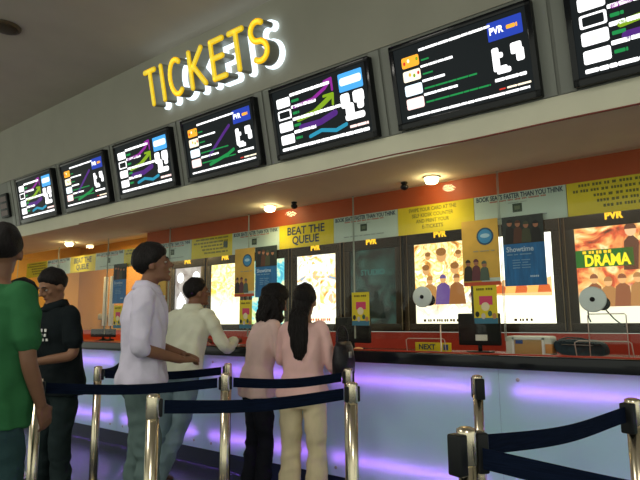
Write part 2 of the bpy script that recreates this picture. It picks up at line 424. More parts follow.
    if kind == 'teal':
        sh.text('STUDIO', .0, y, .72, .10, glow('poster_aqua', (.03, .14, .12), 1.0), .0004, bold=.001, mw=.4)
        people_print(sh, -.05, y, .15, .35, 1, .2, [plain('poster_dark_teal', (.01, .025, .02))], 3)
    if kind == 'bright':
        dashes(sh, -.22, .24, y, .14, .035, glow('poster_red', (.8, .15, .03), 1.1), 3)
    if kind == 'silver':
        for px in (-.2, .2):
            sh.disc(px, y, .85, .085, .085, glow('white_lamp_print', (1, 1, 1), 3))
        sh.add([(-.28, y, .08), (-.1, y, .08), (-.04, y, .45), (-.18, y, .62), (-.28, y, .5)], [(0, 1, 2, 3, 4)], glow('pale_print', (.95, .93, 1), 1.8))
        people_print(sh, -.02, y, .3, .4, 1, .2, [glow('poster_grey', (.25, .2, .2), 1)], 3)
    sh.build('poster_sheet', t)
    lg = MB().text('PVR', 0, -.052, T - .095, .095, M_amber, .002, bold=.005, mw=.16)
    o = lg.build('logo', t); o['label'] = 'amber PVR letters'
    return t
poster_box(-1.02, .92, 'drama', 'lit film poster with the word DRAMA at the right end of the booth')
poster_box(-1.93, .84, 'pale', 'bright pale film poster behind the right blue flyer')
poster_box(-2.83, .88, 'gold', 'golden lit film poster behind the NEXT sign and left speaking disc')
poster_box(-3.77, .86, 'teal', 'unlit dark teal film poster behind the small yellow leaflet')
poster_box(-4.67, .86, 'bright', 'bright orange and white film poster right behind the long-haired woman')
poster_box(-5.56, .84, 'blue', 'blue and yellow film poster mostly hidden by the middle blue flyer')
poster_box(-6.46, .86, 'flame', 'glowing yellow-white film poster beside the head of man at counter')
poster_box(-7.37, .86, 'silver', 'grey film poster with two round white spots behind man at counter')

# ------------------------------------------------------------------ flyers hung on the glass
M_fly_y = mat('flyer_gold', (.62, .40, .07), .5, var=.12, vscale=6)
M_fly_b = mat('flyer_blue', (.015, .14, .36), .4, var=.25, vscale=12, stretch=(3, 1, .5))
M_fly_dk = mat('flyer_photo_dark', (.025, .035, .03), .4, var=.3, vscale=20)
M_skin_print = plain('flyer_skin_tone', (.35, .16, .09))
def gold_flyer(x, label):
    t = thing('film_flyer', label, 'flyer', (x, 4.366, 1.57), group='gold flyers hung on the glass')
    mb = MB().box(-.155, .155, -.002, .002, 0, .54, M_fly_y)
    mb.disc(.045, -.003, .40, .072, .072, plain('flyer_badge_rim', (.02, .08, .16))); mb.disc(.045, -.004, .40, .058, .058, plain('flyer_badge_blue', (.05, .26, .52)))
    mb.disc(.045, -.0045, .405, .04, .018, plain('flyer_badge_pale', (.35, .6, .75)))
    dashes(mb, -.06, .12, -.003, .28, .008, M_grey_ink, 3)
    mb.box(-.155, .155, -.003, -.002, 0, .03, plain('flyer_red_strip', (.5, .08, .03)))
    mb.box(.0, .155, -.003, -.002, .03, .06, plain('flyer_pale_strip', (.5, .62, .55)))
    people_print(mb, -.14, -.003, .04, .19, 3, .2, [plain('flyer_dark', (.03, .025, .02)), plain('flyer_plum', (.12, .04, .05)), plain('flyer_green', (.08, .12, .09))], 3, M_skin_print)
    mb.build('sheet', t); return t
def blue_flyer(x, label):
    t = thing('film_flyer', label, 'flyer', (x, 4.366, 1.555), group='blue flyers hung on the glass')
    mb = MB().box(-.16, .16, -.002, .002, 0, .33, M_fly_b).box(-.16, .16, -.002, .002, .33, .55, M_fly_dk)
    people_print(mb, -.13, -.003, .335, .19, 4, .26, [plain('flyer_coat', (.02, .022, .02)), plain('flyer_brown', (.09, .04, .025)), plain('flyer_olive', (.06, .07, .04))], 8, M_skin_print)
    mb.text('Showtime', -.135, -.0035, .285, .058, plain('flyer_letters', (.45, .62, .75)), .0005, align='LEFT', bold=.0008, mw=.21)
    dashes(mb, -.13, .07, -.003, .245, .01, plain('flyer_letters_dim', (.2, .38, .55)), 3)
    for q in range(4): dashes(mb, -.09, .05, -.003, .20 - q * .02, .008, plain('flyer_letters_dim', (.2, .38, .55)), 9 + q)
    dashes(mb, .04, .13, -.003, .07, .014, plain('flyer_letters', (.45, .62, .75)), 5)
    mb.build('sheet', t); return t
def leaflet(x, z, label):
    t = thing('leaflet', label, 'leaflet', (x, 4.366, z), group='small yellow leaflets on the glass')
    mb = MB().box(-.097, .097, -.002, .002, 0, .31, mat('leaflet_yellow', (.72, .62, .03), .5))
    mb.box(-.05, .06, -.003, -.002, .15, .22, plain('leaflet_magenta', (.62, .06, .16)))
    mb.disc(.0, -.0035, .135, .035, .035, plain('leaflet_pale', (.8, .75, .5)))
    mb.box(-.097, .097, -.003, -.002, 0, .045, plain('leaflet_blue', (.05, .2, .3)))
    for (a, z_, c) in ((-.07, .075, (.02, .03, .02)), (-.02, .06, (.55, .55, .5)), (.035, .08, (.04, .12, .1)), (.07, .06, (.5, .25, .1))):
        mb.disc(a, -.0036, z_, .018, .024, plain('leaflet_spot_%d' % int(a * 100 + 50), c), 10)
    dashes(mb, -.07, .07, -.003, .275, .018, M_olive_ink, 5)
    mb.build('sheet', t); return t
gold_flyer(-1.755, 'gold film flyer with round blue badge, right of the NEXT sign')
gold_flyer(-4.50, 'gold film flyer with blue badge, left of the middle blue flyer')
gold_flyer(-6.08, "gold film flyer with blue badge beside the standing man's face")
blue_flyer(-1.405, 'blue Showtime film flyer nearest the camera, beside the printer')
blue_flyer(-4.17, "blue Showtime film flyer above the wavy-haired woman's head")
blue_flyer(-6.97, 'blue Showtime film flyer right of the two white tubes')
leaflet(-1.735, 1.265, 'small yellow leaflet right below the nearest gold flyer')
leaflet(-2.945, 1.25, 'small yellow leaflet with pink picture in front of dark teal poster')
leaflet(-4.475, 1.22, 'small yellow leaflet below the middle gold flyer')
leaflet(-6.98, 1.215, 'small yellow leaflet under the furthest blue flyer')

# ------------------------------------------------------------------ menu screens on the fascia
G = {n: glow('screen_' + n, c, s) for n, c, s in (('white', (1, 1, 1), 1.7), ('cool', (.75, .9, 1), 1.6), ('pink', (1, .72, .68), 1.5), ('orange', (1, .42, .03), 1.3),
     ('cream', (1, .88, .65), 1.5), ('green', (.02, .5, .12), .6), ('lime', (.35, .6, .02), .75), ('magenta', (.45, .03, .5), .7), ('purple', (.13, .03, .32), .7),
     ('cyan', (.03, .4, .62), .8), ('blue', (.02, .06, .5), 1.0), ('sky', (.08, .45, 1), 1.1), ('dark', (.005, .008, .010), 1.0), ('red', (.8, .05, .03), 1.0))}
def sq(mb, x0, z0, x1, z1, m, sl=0.0, y=0.0):
    mb.add([(x0, y, z0), (x1, y, z0 + sl), (x1, y, z1 + sl), (x0, y, z1)], [(0, 1, 2, 3)], m)
def rnd(mb, x0, z0, x1, z1, m, r=.012, y=0.0):
    pts = []
    for (cx, cz, a0) in ((x1 - r, z1 - r, 0), (x0 + r, z1 - r, 90), (x0 + r, z0 + r, 180), (x1 - r, z0 + r, 270)):
        for q in range(4):
            a = math.radians(a0 + q * 30); pts.append((cx + r * math.cos(a), y, cz + r * math.sin(a)))
    mb.add(pts, [tuple(range(len(pts)))], m)
def stroke(mb, pts, wd, m, y=0.0, caps=True, n=10):
    """flat line of given width in the xz plane, rounded joints"""
    for a, b_ in zip(pts, pts[1:]):
        d = Vector((b_[0] - a[0], 0, b_[1] - a[1])); d.normalize(); nrm = Vector((-d.z, 0, d.x)) * wd / 2
        A = Vector((a[0], y, a[1])); B = Vector((b_[0], y, b_[1]))
        mb.add([A - nrm, B - nrm, B + nrm, A + nrm], [(0, 1, 2, 3)], m)
    if caps:
        for p in pts: mb.disc(p[0], y, p[1], wd / 2, wd / 2, m, n)
def wordline(mb, x0, x1, z, h, m, seed, y):
    r = random.Random(seed); x = x0
    while x < x1:
        wd = min(r.uniform(.04, .11), x1 - x); rnd(mb, x, z - h / 2 * r.uniform(.8, 1), x + wd, z + h / 2, m, min(h, wd) * .25, y); x += wd + .003
def menu_screen(i, kind, label):
    x = TVX[i]; W = 1.0; H_ = .6; FR = .034
    t = thing('menu_screen', label, 'screen', group='film schedule screens above the counter')
    t.matrix_world = slope_matrix(x + W / 2 + .085 - .0135 * i, .167, .0)
    hw = W / 2; h_ = H_
    c = MB().box(-hw, hw, -.07, -.001, 0, h_, M_black, .008)
    ob = c.build('housing'); ob.parent = t
    for k_, (a, b_, c_, d_) in enumerate(((-hw, hw, 0, FR), (-hw, hw, h_ - FR, h_), (-hw, -hw + FR, 0, h_), (hw - FR, hw, 0, h_))):
        pass
    bz = MB()
    for (a, b_, c_, d_) in ((-hw, hw, 0, FR + .012), (-hw, hw, h_ - FR, h_), (-hw, -hw + FR, 0, h_), (hw - FR, hw, 0, h_)):
        bz.box(a, b_, -.078, -.070, c_, d_, M_blackg, .002)
    bz.build('bezel').parent = t
    s = MB(); y = -.0712
    X0_, X1_ = -hw + FR, hw - FR; Zb, Zt = FR + .012, h_ - FR
    s.box(X0_, X1_, y, y + .001, Zb, Zt, G['dark'])
    y2 = y - .0008; y3 = y - .0014; y4 = y - .002
    if kind == 'A':
        wordline(s, -.27, .24, .515, .018, G['white'], 1, y2)
        for q, (zc, c_, lw_) in enumerate(((.452, 'orange', 0), (.355, 'cream', .19), (.255, 'cool', .12), (.160, 'pink', .2))):
            rnd(s, -.41, zc - .034, -.275, zc + .042, G[c_], .012, y2)
            for b_ in range(4): s.disc(-.39 + .033 * b_, y3, zc + .012 * (b_ % 2), .010, .014, G[('red', 'cream', 'orange', 'lime')[(b_ + q) % 4]] if q < 2 else G[('cream', 'white', 'pink', 'cool')[(b_ + q) % 4]], 8)
            if lw_: wordline(s, -.27, -.27 + lw_ + .05, zc + .044, .017, G['white'], q + 3, y2)
            wordline(s, -.26, (-.2, -.18, .12, .2)[q], zc - .01, .012, G['green'], q + 33, y2)
        rnd(s, .22, .415, .44, .535, G['blue'], .006, y2)
        s.text('PVR', .275, y3, .475, .06, G['white'], .0003, bold=.002, mw=.09); wordline(s, .34, .41, .475, .026, G['orange'], 3, y3)
        for (a, b_, c_, d_) in ((.23, .275, .22, .37), (.27, .32, .22, .25), (.26, .30, .30, .335), (.25, .34, .20, .235), (.35, .42, .30, .37), (.38, .43, .25, .33)):
            rnd(s, a, c_, b_, d_, G['white'], .012, y2)
        wordline(s, .23, .43, .165, .022, G['white'], 7, y2)
        wordline(s, .25, .29, .105, .01, G['red'], 7, y2); wordline(s, .30, .45, .105, .013, G['cream'], 7, y2)
        wordline(s, -.42, .44, .075, .017, G['white'], 11, y2)
        if i < 5:
            stroke(s, [(-.15, .2), (.1, .38), (.16, .42)], .03, G['purple'], y2); stroke(s, [(-.15, .12), (.1, .17), (.18, .2)], .03, G['green'], y2)
    else:
        for q, zc in enumerate((.455, .355, .255, .150)):
            rnd(s, -.43, zc - .036, -.285, zc + .042, G['white'], .012, y2)
            if q == 1: rnd(s, -.415, zc - .024, -.30, zc + .030, G['dark'], .008, y3)
            if q == 2: s.disc(-.36, y3, zc, .022, .02, G['cream'], 10)
            wordline(s, -.27, (-.19, -.2, -.2, -.2)[q], zc - .005, .022, G['green'], q, y2)
            wordline(s, -.28, (.13, -.02, .21, -.05)[q], zc + .047, .026, G['white'], q + 3, y2)
        stroke(s, [(-.25, .40), (-.05, .415), (.08, .47), (.14, .52)], .028, G['magenta'], y2); stroke(s, [(.08, .52), (.15, .53), (.15, .44)], .02, G['magenta'], y2)
        stroke(s, [(-.22, .29), (-.05, .31), (.06, .36), (.14, .40)], .04, G['lime'], y2); stroke(s, [(.06, .41), (.15, .41), (.14, .33)], .022, G['lime'], y2)
        stroke(s, [(-.2, .22), (0, .22), (.15, .26)], .05, G['purple'], y2)
        stroke(s, [(-.12, .13), (0, .155), (.14, .125), (.24, .15)], .03, G['cyan'], y3)
        rnd(s, .215, .395, .435, .535, G['sky'], .01, y2); rnd(s, .225, .44, .425, .50, G['cool'], .02, y3)
        for (a, b_, c_, d_) in ((.215, .30, .27, .38), (.25, .33, .20, .30), (.33, .43, .29, .38), (.36, .42, .24, .32), (.24, .42, .17, .22)):
            rnd(s, a, c_, b_, d_, G['white'], .02, y3)
        wordline(s, .27, .44, .12, .022, G['pink'], 7, y2); wordline(s, -.43, .44, .074, .026, G['white'], 9, y2)
    o = s.build('display'); o.parent = t
    for ch in t.children: ch.matrix_parent_inverse = Matrix.Identity(4)
    return t
SL = ['film schedule screen furthest left of the seven lit ones', 'orange-topped schedule screen, second lit one from the left', 'film schedule screen just left below the TICKETS letters',
      'film schedule screen directly beneath the ICK of TICKETS', 'film schedule screen with coloured arrows right of the TICKETS sign', 'large dark film schedule screen with blue badge, fully in view on the right',
      'film schedule screen cut by the top right corner of the photo']
for i in range(7): menu_screen(i, 'BABABAB'[i], SL[i])
t = thing('status_display', 'small narrow dark red display left of all schedule screens', 'display'); t.matrix_world = slope_matrix(-8.38, .31)
a = MB().box(-.13, .13, -.05, -.001, 0, .34, M_black, .006).build('housing'); a.parent = t
a = MB(); [a.box(-.10, .10, -.053, -.050, .03 + .1 * q, .10 + .1 * q, mat('dull_red_panel', (.07, .015, .012), .3)) for q in range(3)]
a.build('display_segment').parent = t

# ------------------------------------------------------------------ TICKETS letters
M_ylet = mat('yellow_letter_face', (.85, .62, .02), .35, emit=(1, .60, .01), estr=.40)
M_ylet_c = mat('yellow_letter_core', (.9, .75, .1), .35, emit=(1, .76, .06), estr=.6)
M_ret = mat('letter_return_grey', (.30, .30, .25), .4, metal=.2)
M_halo = glow('letter_halo_glow', (.80, .93, 1), 1.7)  # LED light on the wall behind each letter, put in as a glowing plate
def rounded_bar(mb, pts, wd, y0, y1, m, n=10):
    """extruded round-ended strokes between depths y0 (front) and y1"""
    r = wd / 2
    for a, b_ in zip(pts, pts[1:]):
        d = Vector((b_[0] - a[0], b_[1] - a[1])); ang = math.atan2(d.y, d.x); o = []
        for q in range(n + 1): th = ang + PI / 2 + PI * q / n; o.append((a[0] + r * math.cos(th), a[1] + r * math.sin(th)))
        for q in range(n + 1): th = ang - PI / 2 + PI * q / n; o.append((b_[0] + r * math.cos(th), b_[1] + r * math.sin(th)))
        k = len(o); vs = [(p[0], y0, p[1]) for p in o] + [(p[0], y1, p[1]) for p in o]
        fs = [tuple(range(k))[::-1], tuple(range(k, 2 * k))] + [(q, (q + 1) % k, k + (q + 1) % k, k + q) for q in range(k)]
        mb.add(vs, fs, m)
HL = .32
def arc(cx, cz, rx, rz, a0, a1, n=12): return [(cx + rx * math.cos(math.radians(a0 + (a1 - a0) * q / n)), cz + rz * math.sin(math.radians(a0 + (a1 - a0) * q / n))) for q in range(n + 1)]
LET = [('T', -4.487, [[(-.075, HL), (.075, HL)], [(0, HL), (0, 0)]]),
       ('I', -4.31, [[(0, HL), (0, 0)]]),
       ('C', -4.1, [arc(0, HL / 2, .095, HL / 2, 55, 305, 16)]),
       ('K', -3.81, [[(-.085, HL), (-.085, 0)], [(.085, HL), (-.075, .155)], [(-.045, .19), (.095, 0)]]),
       ('E', -3.52, [[(-.075, HL), (-.075, 0)], [(-.075, HL), (.075, HL)], [(-.075, .175), (.055, .175)], [(-.075, 0), (.070, 0)]]),
       ('T', -3.28, [[(-.075, HL), (.08, HL)], [(0, HL), (0, 0)]]),
       ('S', -3.03, [arc(0, HL * .75, .078, HL * .25, 50, 270, 12) + arc(0, HL * .25, .082, HL * .25, 90, -130, 12)])]
for j, (ch, x, st) in enumerate(LET):
    t = thing('sign_letter', {0: 'yellow letter T starting the TICKETS sign', 1: 'yellow letter I of the TICKETS sign', 2: 'yellow letter C of the TICKETS sign', 3: 'yellow letter K of the TICKETS sign',
              4: 'yellow letter E of the TICKETS sign', 5: 'yellow letter T between E and S of the TICKETS sign', 6: 'yellow letter S ending the TICKETS sign'}[j], 'sign letter', group='TICKETS sign letters')
    t.matrix_world = slope_matrix(x, .98)
    f = MB(); r_ = MB(); hh = MB()
    for s in st:
        rounded_bar(f, s, .050, -.205, -.195, M_ylet); rounded_bar(f, s, .024, -.214, -.205, M_ylet_c)
        rounded_bar(r_, s, .048, -.195, -.075, M_ret); rounded_bar(hh, s, .088, -.05, -.022, M_halo)
    for mb, nm in ((f, 'letter_face'), (r_, 'letter_return'), (hh, 'wall_halo')):
        o = mb.build(nm); o.parent = t

# ------------------------------------------------------------------ soffit lights and small cameras
M_bulb = glow('warm_bulb', (1, .80, .42), 40)
def downlight(x, y, z, label):
    t = thing('downlight', label, 'ceiling light', (x, y, z), group='downlights in the soffit')
    MB().lathe([(.075, 0), (.075, -.008), (.055, -.014), (.05, -.004)], mat('white_trim_ring', (.7, .66, .55), .4)).build('trim_ring', t)
    MB().lathe([(.008, -.006), (.045, -.010), (.056, -.030), (.046, -.052), (.015, -.062)], M_bulb, n=18).build('bulb', t)
    d = bpy.data.lights.new('downlight_beam', 'SPOT'); d.energy = 11; d.color = (1, .82, .5); d.spot_size = math.radians(125); d.spot_blend = .7; d.shadow_soft_size = .05
    o = bpy.data.objects.new('downlight_beam', d); C.objects.link(o); o.location = (x, y, z - .07)
downlight(-2.09, 4.21, 2.5, 'glowing downlight nearest the camera, above the swipe card board')
downlight(-3.97, 4.21, 2.5, 'glowing downlight above the women at the counter')
downlight(-8.12, 4.21, 2.5, 'glowing downlight furthest left, above the dark polo man')
def dome_cam(x, label):
    t = thing('small_camera', label, 'camera', (x, 4.22, 2.5), group='small dark cameras under the soffit')
    MB().lathe([(.028, 0), (.03, -.012), (.022, -.02)], M_black).build('mount', t)
    MB().lathe([(.012, -.018), (.03, -.028), (.036, -.045), (.028, -.062), (.01, -.072)], M_blackg, n=18).build('dome', t)
dome_cam(-2.36, 'small dark camera left of the nearest downlight'); dome_cam(-3.64, 'small dark camera right of the middle downlight')
t = thing('ceiling_speaker', 'round dark fitting on the ceiling at the top left', 'ceiling fitting', (-5.17, 1.97, CEIL))
MB().lathe([(.13, 0), (.13, -.012), (.115, -.022)], mat('brown_fitting', (.10, .07, .04), .4)).build('rim', t)
MB().lathe([(.105, -.022), (.08, -.03), (.02, -.033)], mat('brown_grille', (.05, .035, .02), .6)).build('grille', t)

# ------------------------------------------------------------------ things on the counter
def disc_intercom(x, z, label, cable):
    t = thing('speaking_disc', label, 'intercom', (x, 4.374, z), group='silver speaking discs on the glass')
    MB().lathe([(.092, 0), (.092, -.006), (.085, -.010), (.02, -.012)], mat('silver_disc', (.62, .72, .70), .4, metal=.25), n=36, axis='y', smooth=False).build('plate', t)
    MB().lathe([(.017, -.012), (.017, -.018), (.012, -.022)], M_black, n=18, axis='y').build('centre_boss', t)
    MB().lathe([(.045, .035), (.05, .02), (.05, .009)], M_black, (.06, 0, -.03), n=18, axis='y').build('rear_housing', t)
    if cable:
        MB().tube([(-.04, .012, -.08), (-.04, .02, -.13), (-.03, .03, -.16)], .005, M_black, 6).build('cable', t)
        MB().tube([(.07, .03, -.07), (.12, .05, -.14), (.17, .08, -.19), (.19, .1, -.20)], .005, M_black, 6).build('cable', t)
disc_intercom(-2.30, 1.497, 'silver speaking disc over the lower left of the golden poster', False)
disc_intercom(-.94, 1.435, 'silver speaking disc with dangling cable in front of DRAMA poster', True)

TOP = 1.0205
t = thing('counter_sign', 'yellow NEXT sign lying upright at the back of the counter', 'sign', (-2.26, 4.46, TOP))
mb = MB().box(-.17, .17, -.006, .006, .004, .083, M_ywl, .003)
mb.text('NEXT', -.055, -.0075, .043, .062, M_navy_ink, .0005, bold=.002, mw=.17).box(.10, .145, -.008, -.007, .02, .068, plain('blue_square_print', (.05, .09, .2)))
mb.build('board', t)
MB().box(-.12, .12, -.02, .03, 0, .004, M_alu).build('stand', t)

def monitor(x, y, z, w_, h_, rz, label, tagit=True):
    t = thing('computer_monitor', label, 'monitor', (x, y, z), rz, 'monitors on the counter')
    MB().box(-w_ / 2, w_ / 2, -.02, .02, .06, .06 + h_, M_black, .01).build('back_shell', t)
    MB().box(-w_ / 2 + .02, w_ / 2 - .02, .021, .023, .08, .04 + h_, M_blackg).build('screen', t)
    MB().lathe([(.018, .0), (.018, .08)], M_black).build('neck', t)
    MB().box(-.1, .1, -.07, .07, 0, .012, M_black, .004).build('foot', t)
    if tagit:
        MB().box(-.03, .07, -.0225, -.0205, .10, .15, M_white).build('sticker', t)
    return t
monitor(-1.90, 4.62, TOP, .36, .27, .1, 'black monitor back with white sticker under the nearest gold flyer')
monitor(-3.20, 4.60, TOP, .46, .25, -.15, "dark monitor back beside the long-haired woman's handbag", False)
monitor(-7.75, 4.62, TOP, .55, .12, .1, 'low dark monitor below the two white tubes', False)

t = thing('ticket_printer', 'white and tan ticket printer on the counter right of the monitor', 'printer', (-1.43, 4.40, TOP))
MB().box(-.175, .175, 0, .16, 0, .148, mat('printer_white', (.62, .64, .55), .4), .02).build('body', t)
MB().box(-.10, .11, -.004, .0, .012, .122, mat('printer_tan', (.45, .28, .10), .45), .001).build('front_plate', t)
mb = MB().box(-.118, -.102, -.01, 0, .005, .137, M_white).box(.108, .124, -.01, 0, .005, .137, M_white).box(-.118, .124, -.01, 0, .122, .137, M_white); mb.build('front_frame', t)
MB().box(-.09, -.035, -.008, -.004, .09, .118, plain('printer_blue', (.03, .08, .25))).build('badge', t)
MB().box(.13, .178, -.003, .1, .02, .09, mat('printer_orange', (.6, .28, .08), .5), .002).build('side_cover', t)

t = thing('shoulder_bag', 'dark slate padded bag lying on the counter right of the printer', 'bag', (-1.07, 4.50, TOP))
mb = MB(); vs = []; fs = []; n = 32; pr = []
for q in range(n):
    a = 2 * PI * q / n; ca, sa = math.cos(a), math.sin(a)
    pr.append((.175 * math.copysign(abs(ca) ** .55, ca) + .03 * (-sa), .064 + .062 * math.copysign(abs(sa) ** .7, sa)))
for yy, sc_ in ((-.06, .86), (-.075, .95), (-.06, 1), (.06, 1.0), (.075, .95), (.06, .86)): vs += [(px * sc_, yy, .064 + (pz - .064) * sc_) for px, pz in pr]
fs = [tuple(range(n))[::-1], tuple(range(5 * n, 6 * n))]
for q in range(5):
    for e in range(n): fs.append((q * n + e, q * n + (e + 1) % n, (q + 1) * n + (e + 1) % n, (q + 1) * n + e))
mb.add(vs, fs, mat('slate_fabric', (.022, .04, .05), .8, var=.2, vscale=30), True).build('bag_body', t)
MB().tube([(-.15, -.02, .12), (-.08, -.05, .14), (.02, -.06, .135), (.10, -.04, .11)], .006, M_black, 8).build('strap', t)
MB().tube([(-.12, -.077, .09), (.1, -.077, .085)], .003, M_alu, 6).build('zip', t)
M_acr = mat('acrylic_edge', (.55, .45, .38), .25)
def slot_frame(x, w_, label):
    t = thing('speech_slot_frame', label, 'frame', (x, 4.40, TOP), group='clear slot frames at the counter')
    mb = MB()
    mb.tube([(-w_ / 2, 0, 0), (-w_ / 2 - .01, 0, .105), (-w_ / 2 + .015, 0, .118), (w_ / 2 - .015, 0, .118), (w_ / 2, 0, .105), (w_ / 2 + .01, 0, 0)], .004, M_acr, 8)
    mb.build('rim', t); MB().box(-w_ / 2, w_ / 2, -.0015, .0015, 0, .115, M_glass).build('clear_sheet', t)
slot_frame(-.90, .36, 'clear slot frame standing on the counter beneath the disc with cable')
slot_frame(-2.30, .36, 'clear slot frame behind the NEXT sign')
t = thing('clear_stand', 'tall thin clear stand on the counter under the disc with cable', 'stand', (-.86, 4.34, TOP))
MB().tube([(-.115, 0, 0), (-.115, 0, .30), (-.105, 0, .31), (.12, 0, .31), (.13, 0, .30), (.13, 0, 0)], .0035, M_acr, 8).build('rim', t)
MB().box(-.112, .127, -.001, .001, 0, .308, M_glass).build('clear_sheet', t)
t = thing('clear_rod', 'slim clear upright rod at the right end of the NEXT sign', 'rod', (-2.09, 4.27, TOP))
MB().lathe([(.022, 0), (.022, .008), (.005, .012), (.005, .24)], M_acr, n=14).build('rod', t)
# oddments on the counter
def blob(name, x, y, sx, sy, sz, m, label, cat, group=None):
    bm = bmesh.new(); bmesh.ops.create_uvsphere(bm, u_segments=14, v_segments=8, radius=1)
    for v in bm.verts:
        nz = noise.noise(v.co * 2.0) * .18
        v.co = Vector((v.co.x * sx * (1 + nz), v.co.y * sy * (1 + nz), max(0, (v.co.z * .55 + .5)) * sz))
    mb = MB().bm(bm, m, True); o = mb.build(name); o.location = (x, y, TOP); tag(o, label, cat, group); return o
blob('paper_wad', -2.92, 4.28, .05, .03, .035, mat('peach_paper', (.75, .42, .2), .7), 'crumpled peach paper wad right of the small yellow leaflet', 'paper')
blob('paper_wad', -3.02, 4.26, .04, .03, .03, mat('pale_paper', (.62, .6, .48), .7), 'crumpled pale paper wad left of the peach one', 'paper')
blob('cloth', -2.12, 4.17, .10, .04, .028, mat('slate_cloth', (.06, .09, .12), .8), 'small dark cloth in front of the NEXT sign', 'cloth')
blob('cloth', -2.22, 4.12, .05, .03, .018, mat('rust_cloth', (.4, .13, .06), .8), 'small rust-coloured cloth lying by the dark cloth', 'cloth')
t = thing('red_bowl', 'red bowl on the counter in front of man in cream shirt', 'bowl', (-5.0, 4.40, TOP))
MB().lathe([(.04, 0), (.075, .03), (.10, .08), (.095, .08), (.07, .035), (.02, .02)], mat('red_plastic', (.5, .03, .02), .3)).build('bowl', t)

for x, lb in ((-8.12, 'left of two white upright tubes behind the glass'), (-7.94, 'right of two white upright tubes behind the glass')):
    t = thing('upright_tube', lb, 'tube', (x, 4.85, TOP), group='two white tubes')
    MB().lathe([(.034, .22), (.036, .225), (.036, .985), (.03, .99)], mat('white_tube', (.78, .76, .66), .35), n=16).build('tube', t)
    MB().lathe([(.065, 0), (.065, .015), (.012, .03), (.012, .25)], M_black, n=16).build('stand', t)
t = thing('wall_tap', 'grey wall fitting with thin rod on the ochre wall', 'wall fitting', (-9.75, 5.85, 1.40))
MB().box(-.1, .1, -.12, 0, -.06, .06, mat('grey_fitting', (.25, .24, .2), .5), .03).build('box_body', t)
MB().tube([(.08, -.06, .03), (.3, -.07, .0), (.42, -.07, -.01)], .012, MATS['grey_fitting'], 8).build('rod', t)

# ------------------------------------------------------------------ queue stanchions
def stanchion(x, y, label, cassettes=(), belts=(), base=True, r=.0265, big=False):
    """cassettes: world angles of black belt clips; belts: (target x, y, z offset)"""
    t = thing('queue_stanchion', label, 'stanchion', (x, y, 0), 0, 'steel queue posts')
    if base: MB().lathe([(.175, 0), (.178, .008), (.16, .022), (.08, .04), (.036, .052), (.034, .06)], M_chrome, n=40).build('base', t)
    MB().lathe([(r, .05), (r, .90)], M_chrome, n=28).build('pole', t)
    MB().lathe([(r + .0005, .9), (r + .0018, .903), (r + .0018, .985), (r, .995), (r * .6, 1.0)], M_chrome_dark, n=28).build('cap', t)
    for a in cassettes:
        ca, sa = math.cos(a), math.sin(a)
        o = MB().box(r - .004, r + (.030 if big else .012), -.024 if big else -.014, .024 if big else .014, .875 if big else .905, .985 if big else .980, M_black, .006).build('belt_clip', t); o.rotation_euler = (0, 0, a)
    for (bx, by, z_) in belts:
        dx, dy = bx - x, by - y; L_ = math.hypot(dx, dy); ux, uy = dx / L_, dy / L_; n_ = 24; hw = .028; mb = MB(); vs = []; fs = []
        for q in range(n_ + 1):
            f = q / n_; d = r + .02 + f * (L_ - 2 * r - .04); zz = z_ - .022 * math.sin(PI * f); wv = .004 * math.sin(f * 9)
            px, py = ux * d - uy * wv, uy * d + ux * wv
            for (oo, zz2) in ((-.001, -hw), (.001, -hw), (.001, hw), (-.001, hw)): vs.append((px - uy * oo, py + ux * oo, zz + zz2))
        for q in range(n_):
            for e in range(4): fs.append((q * 4 + e, q * 4 + (e + 1) % 4, q * 4 + 4 + (e + 1) % 4, q * 4 + 4 + e))
        fs += [(3, 2, 1, 0), tuple(n_ * 4 + e for e in range(4))]
        mb.add(vs, fs, M_belt, False); o = mb.build('belt', t); o['label'] = 'navy blue retractable belt'
    return t
P = dict(a=(-3.145, 1.499), b=(-3.636, 2.143), c=(-2.035, 1.455), d=(-2.495, 2.277), e=(-3.069, 2.823), f=(-2.092, 2.947), g=(-1.608, 2.297), h=(-1.244, 2.962), i=(-.682, 1.53), j=(-.414, 2.438))
ang = lambda p, q: math.atan2(P[q][1] - P[p][1], P[q][0] - P[p][0])
BZ = .945
stanchion(*P['a'], 'steel queue post furthest left, beside man in green shirt', (ang('a', 'd'),), ((*P['d'], BZ),))
stanchion(*P['b'], 'slim steel queue post between the dark polo man and lavender shirt man', (ang('b', 'e'),), ((*P['e'], BZ), (-4.5, 2.90, BZ)))
stanchion(*P['c'], "steel queue post right in front of lavender shirt man's legs", (ang('c', 'g'),), ((*P['g'], BZ),))
stanchion(*P['d'], 'nearer of the two steel posts left of the women', (ang('d', 'a'), ang('d', 'f')), ((*P['f'], BZ),))
stanchion(*P['e'], 'farther of the two steel posts left of the women', (ang('e', 'b'),))
stanchion(*P['f'], 'farther of the two steel posts right of the women', (ang('f', 'd'), ang('f', 'd') + PI))
stanchion(*P['g'], 'nearer of the two steel posts right of the women', (ang('g', 'c'), ang('g', 'c') + PI))
stanchion(*P['h'], 'steel queue post standing alone before the seam of counter panels', (-.9, 2.2), big=True)
stanchion(*P['i'], 'large gold-tinted queue post nearest the camera with two belts', (ang('i', 'j') - .35, ang('i', 'j') + PI), ((*P['j'], BZ), (.32, 1.47, .922)), big=True)
stanchion(*P['j'], 'steel queue post cut by the right edge of the photo', (ang('j', 'i'),), big=True)
stanchion(-5.15, 2.25, 'queue post glimpsed left of the green shirt man', ())

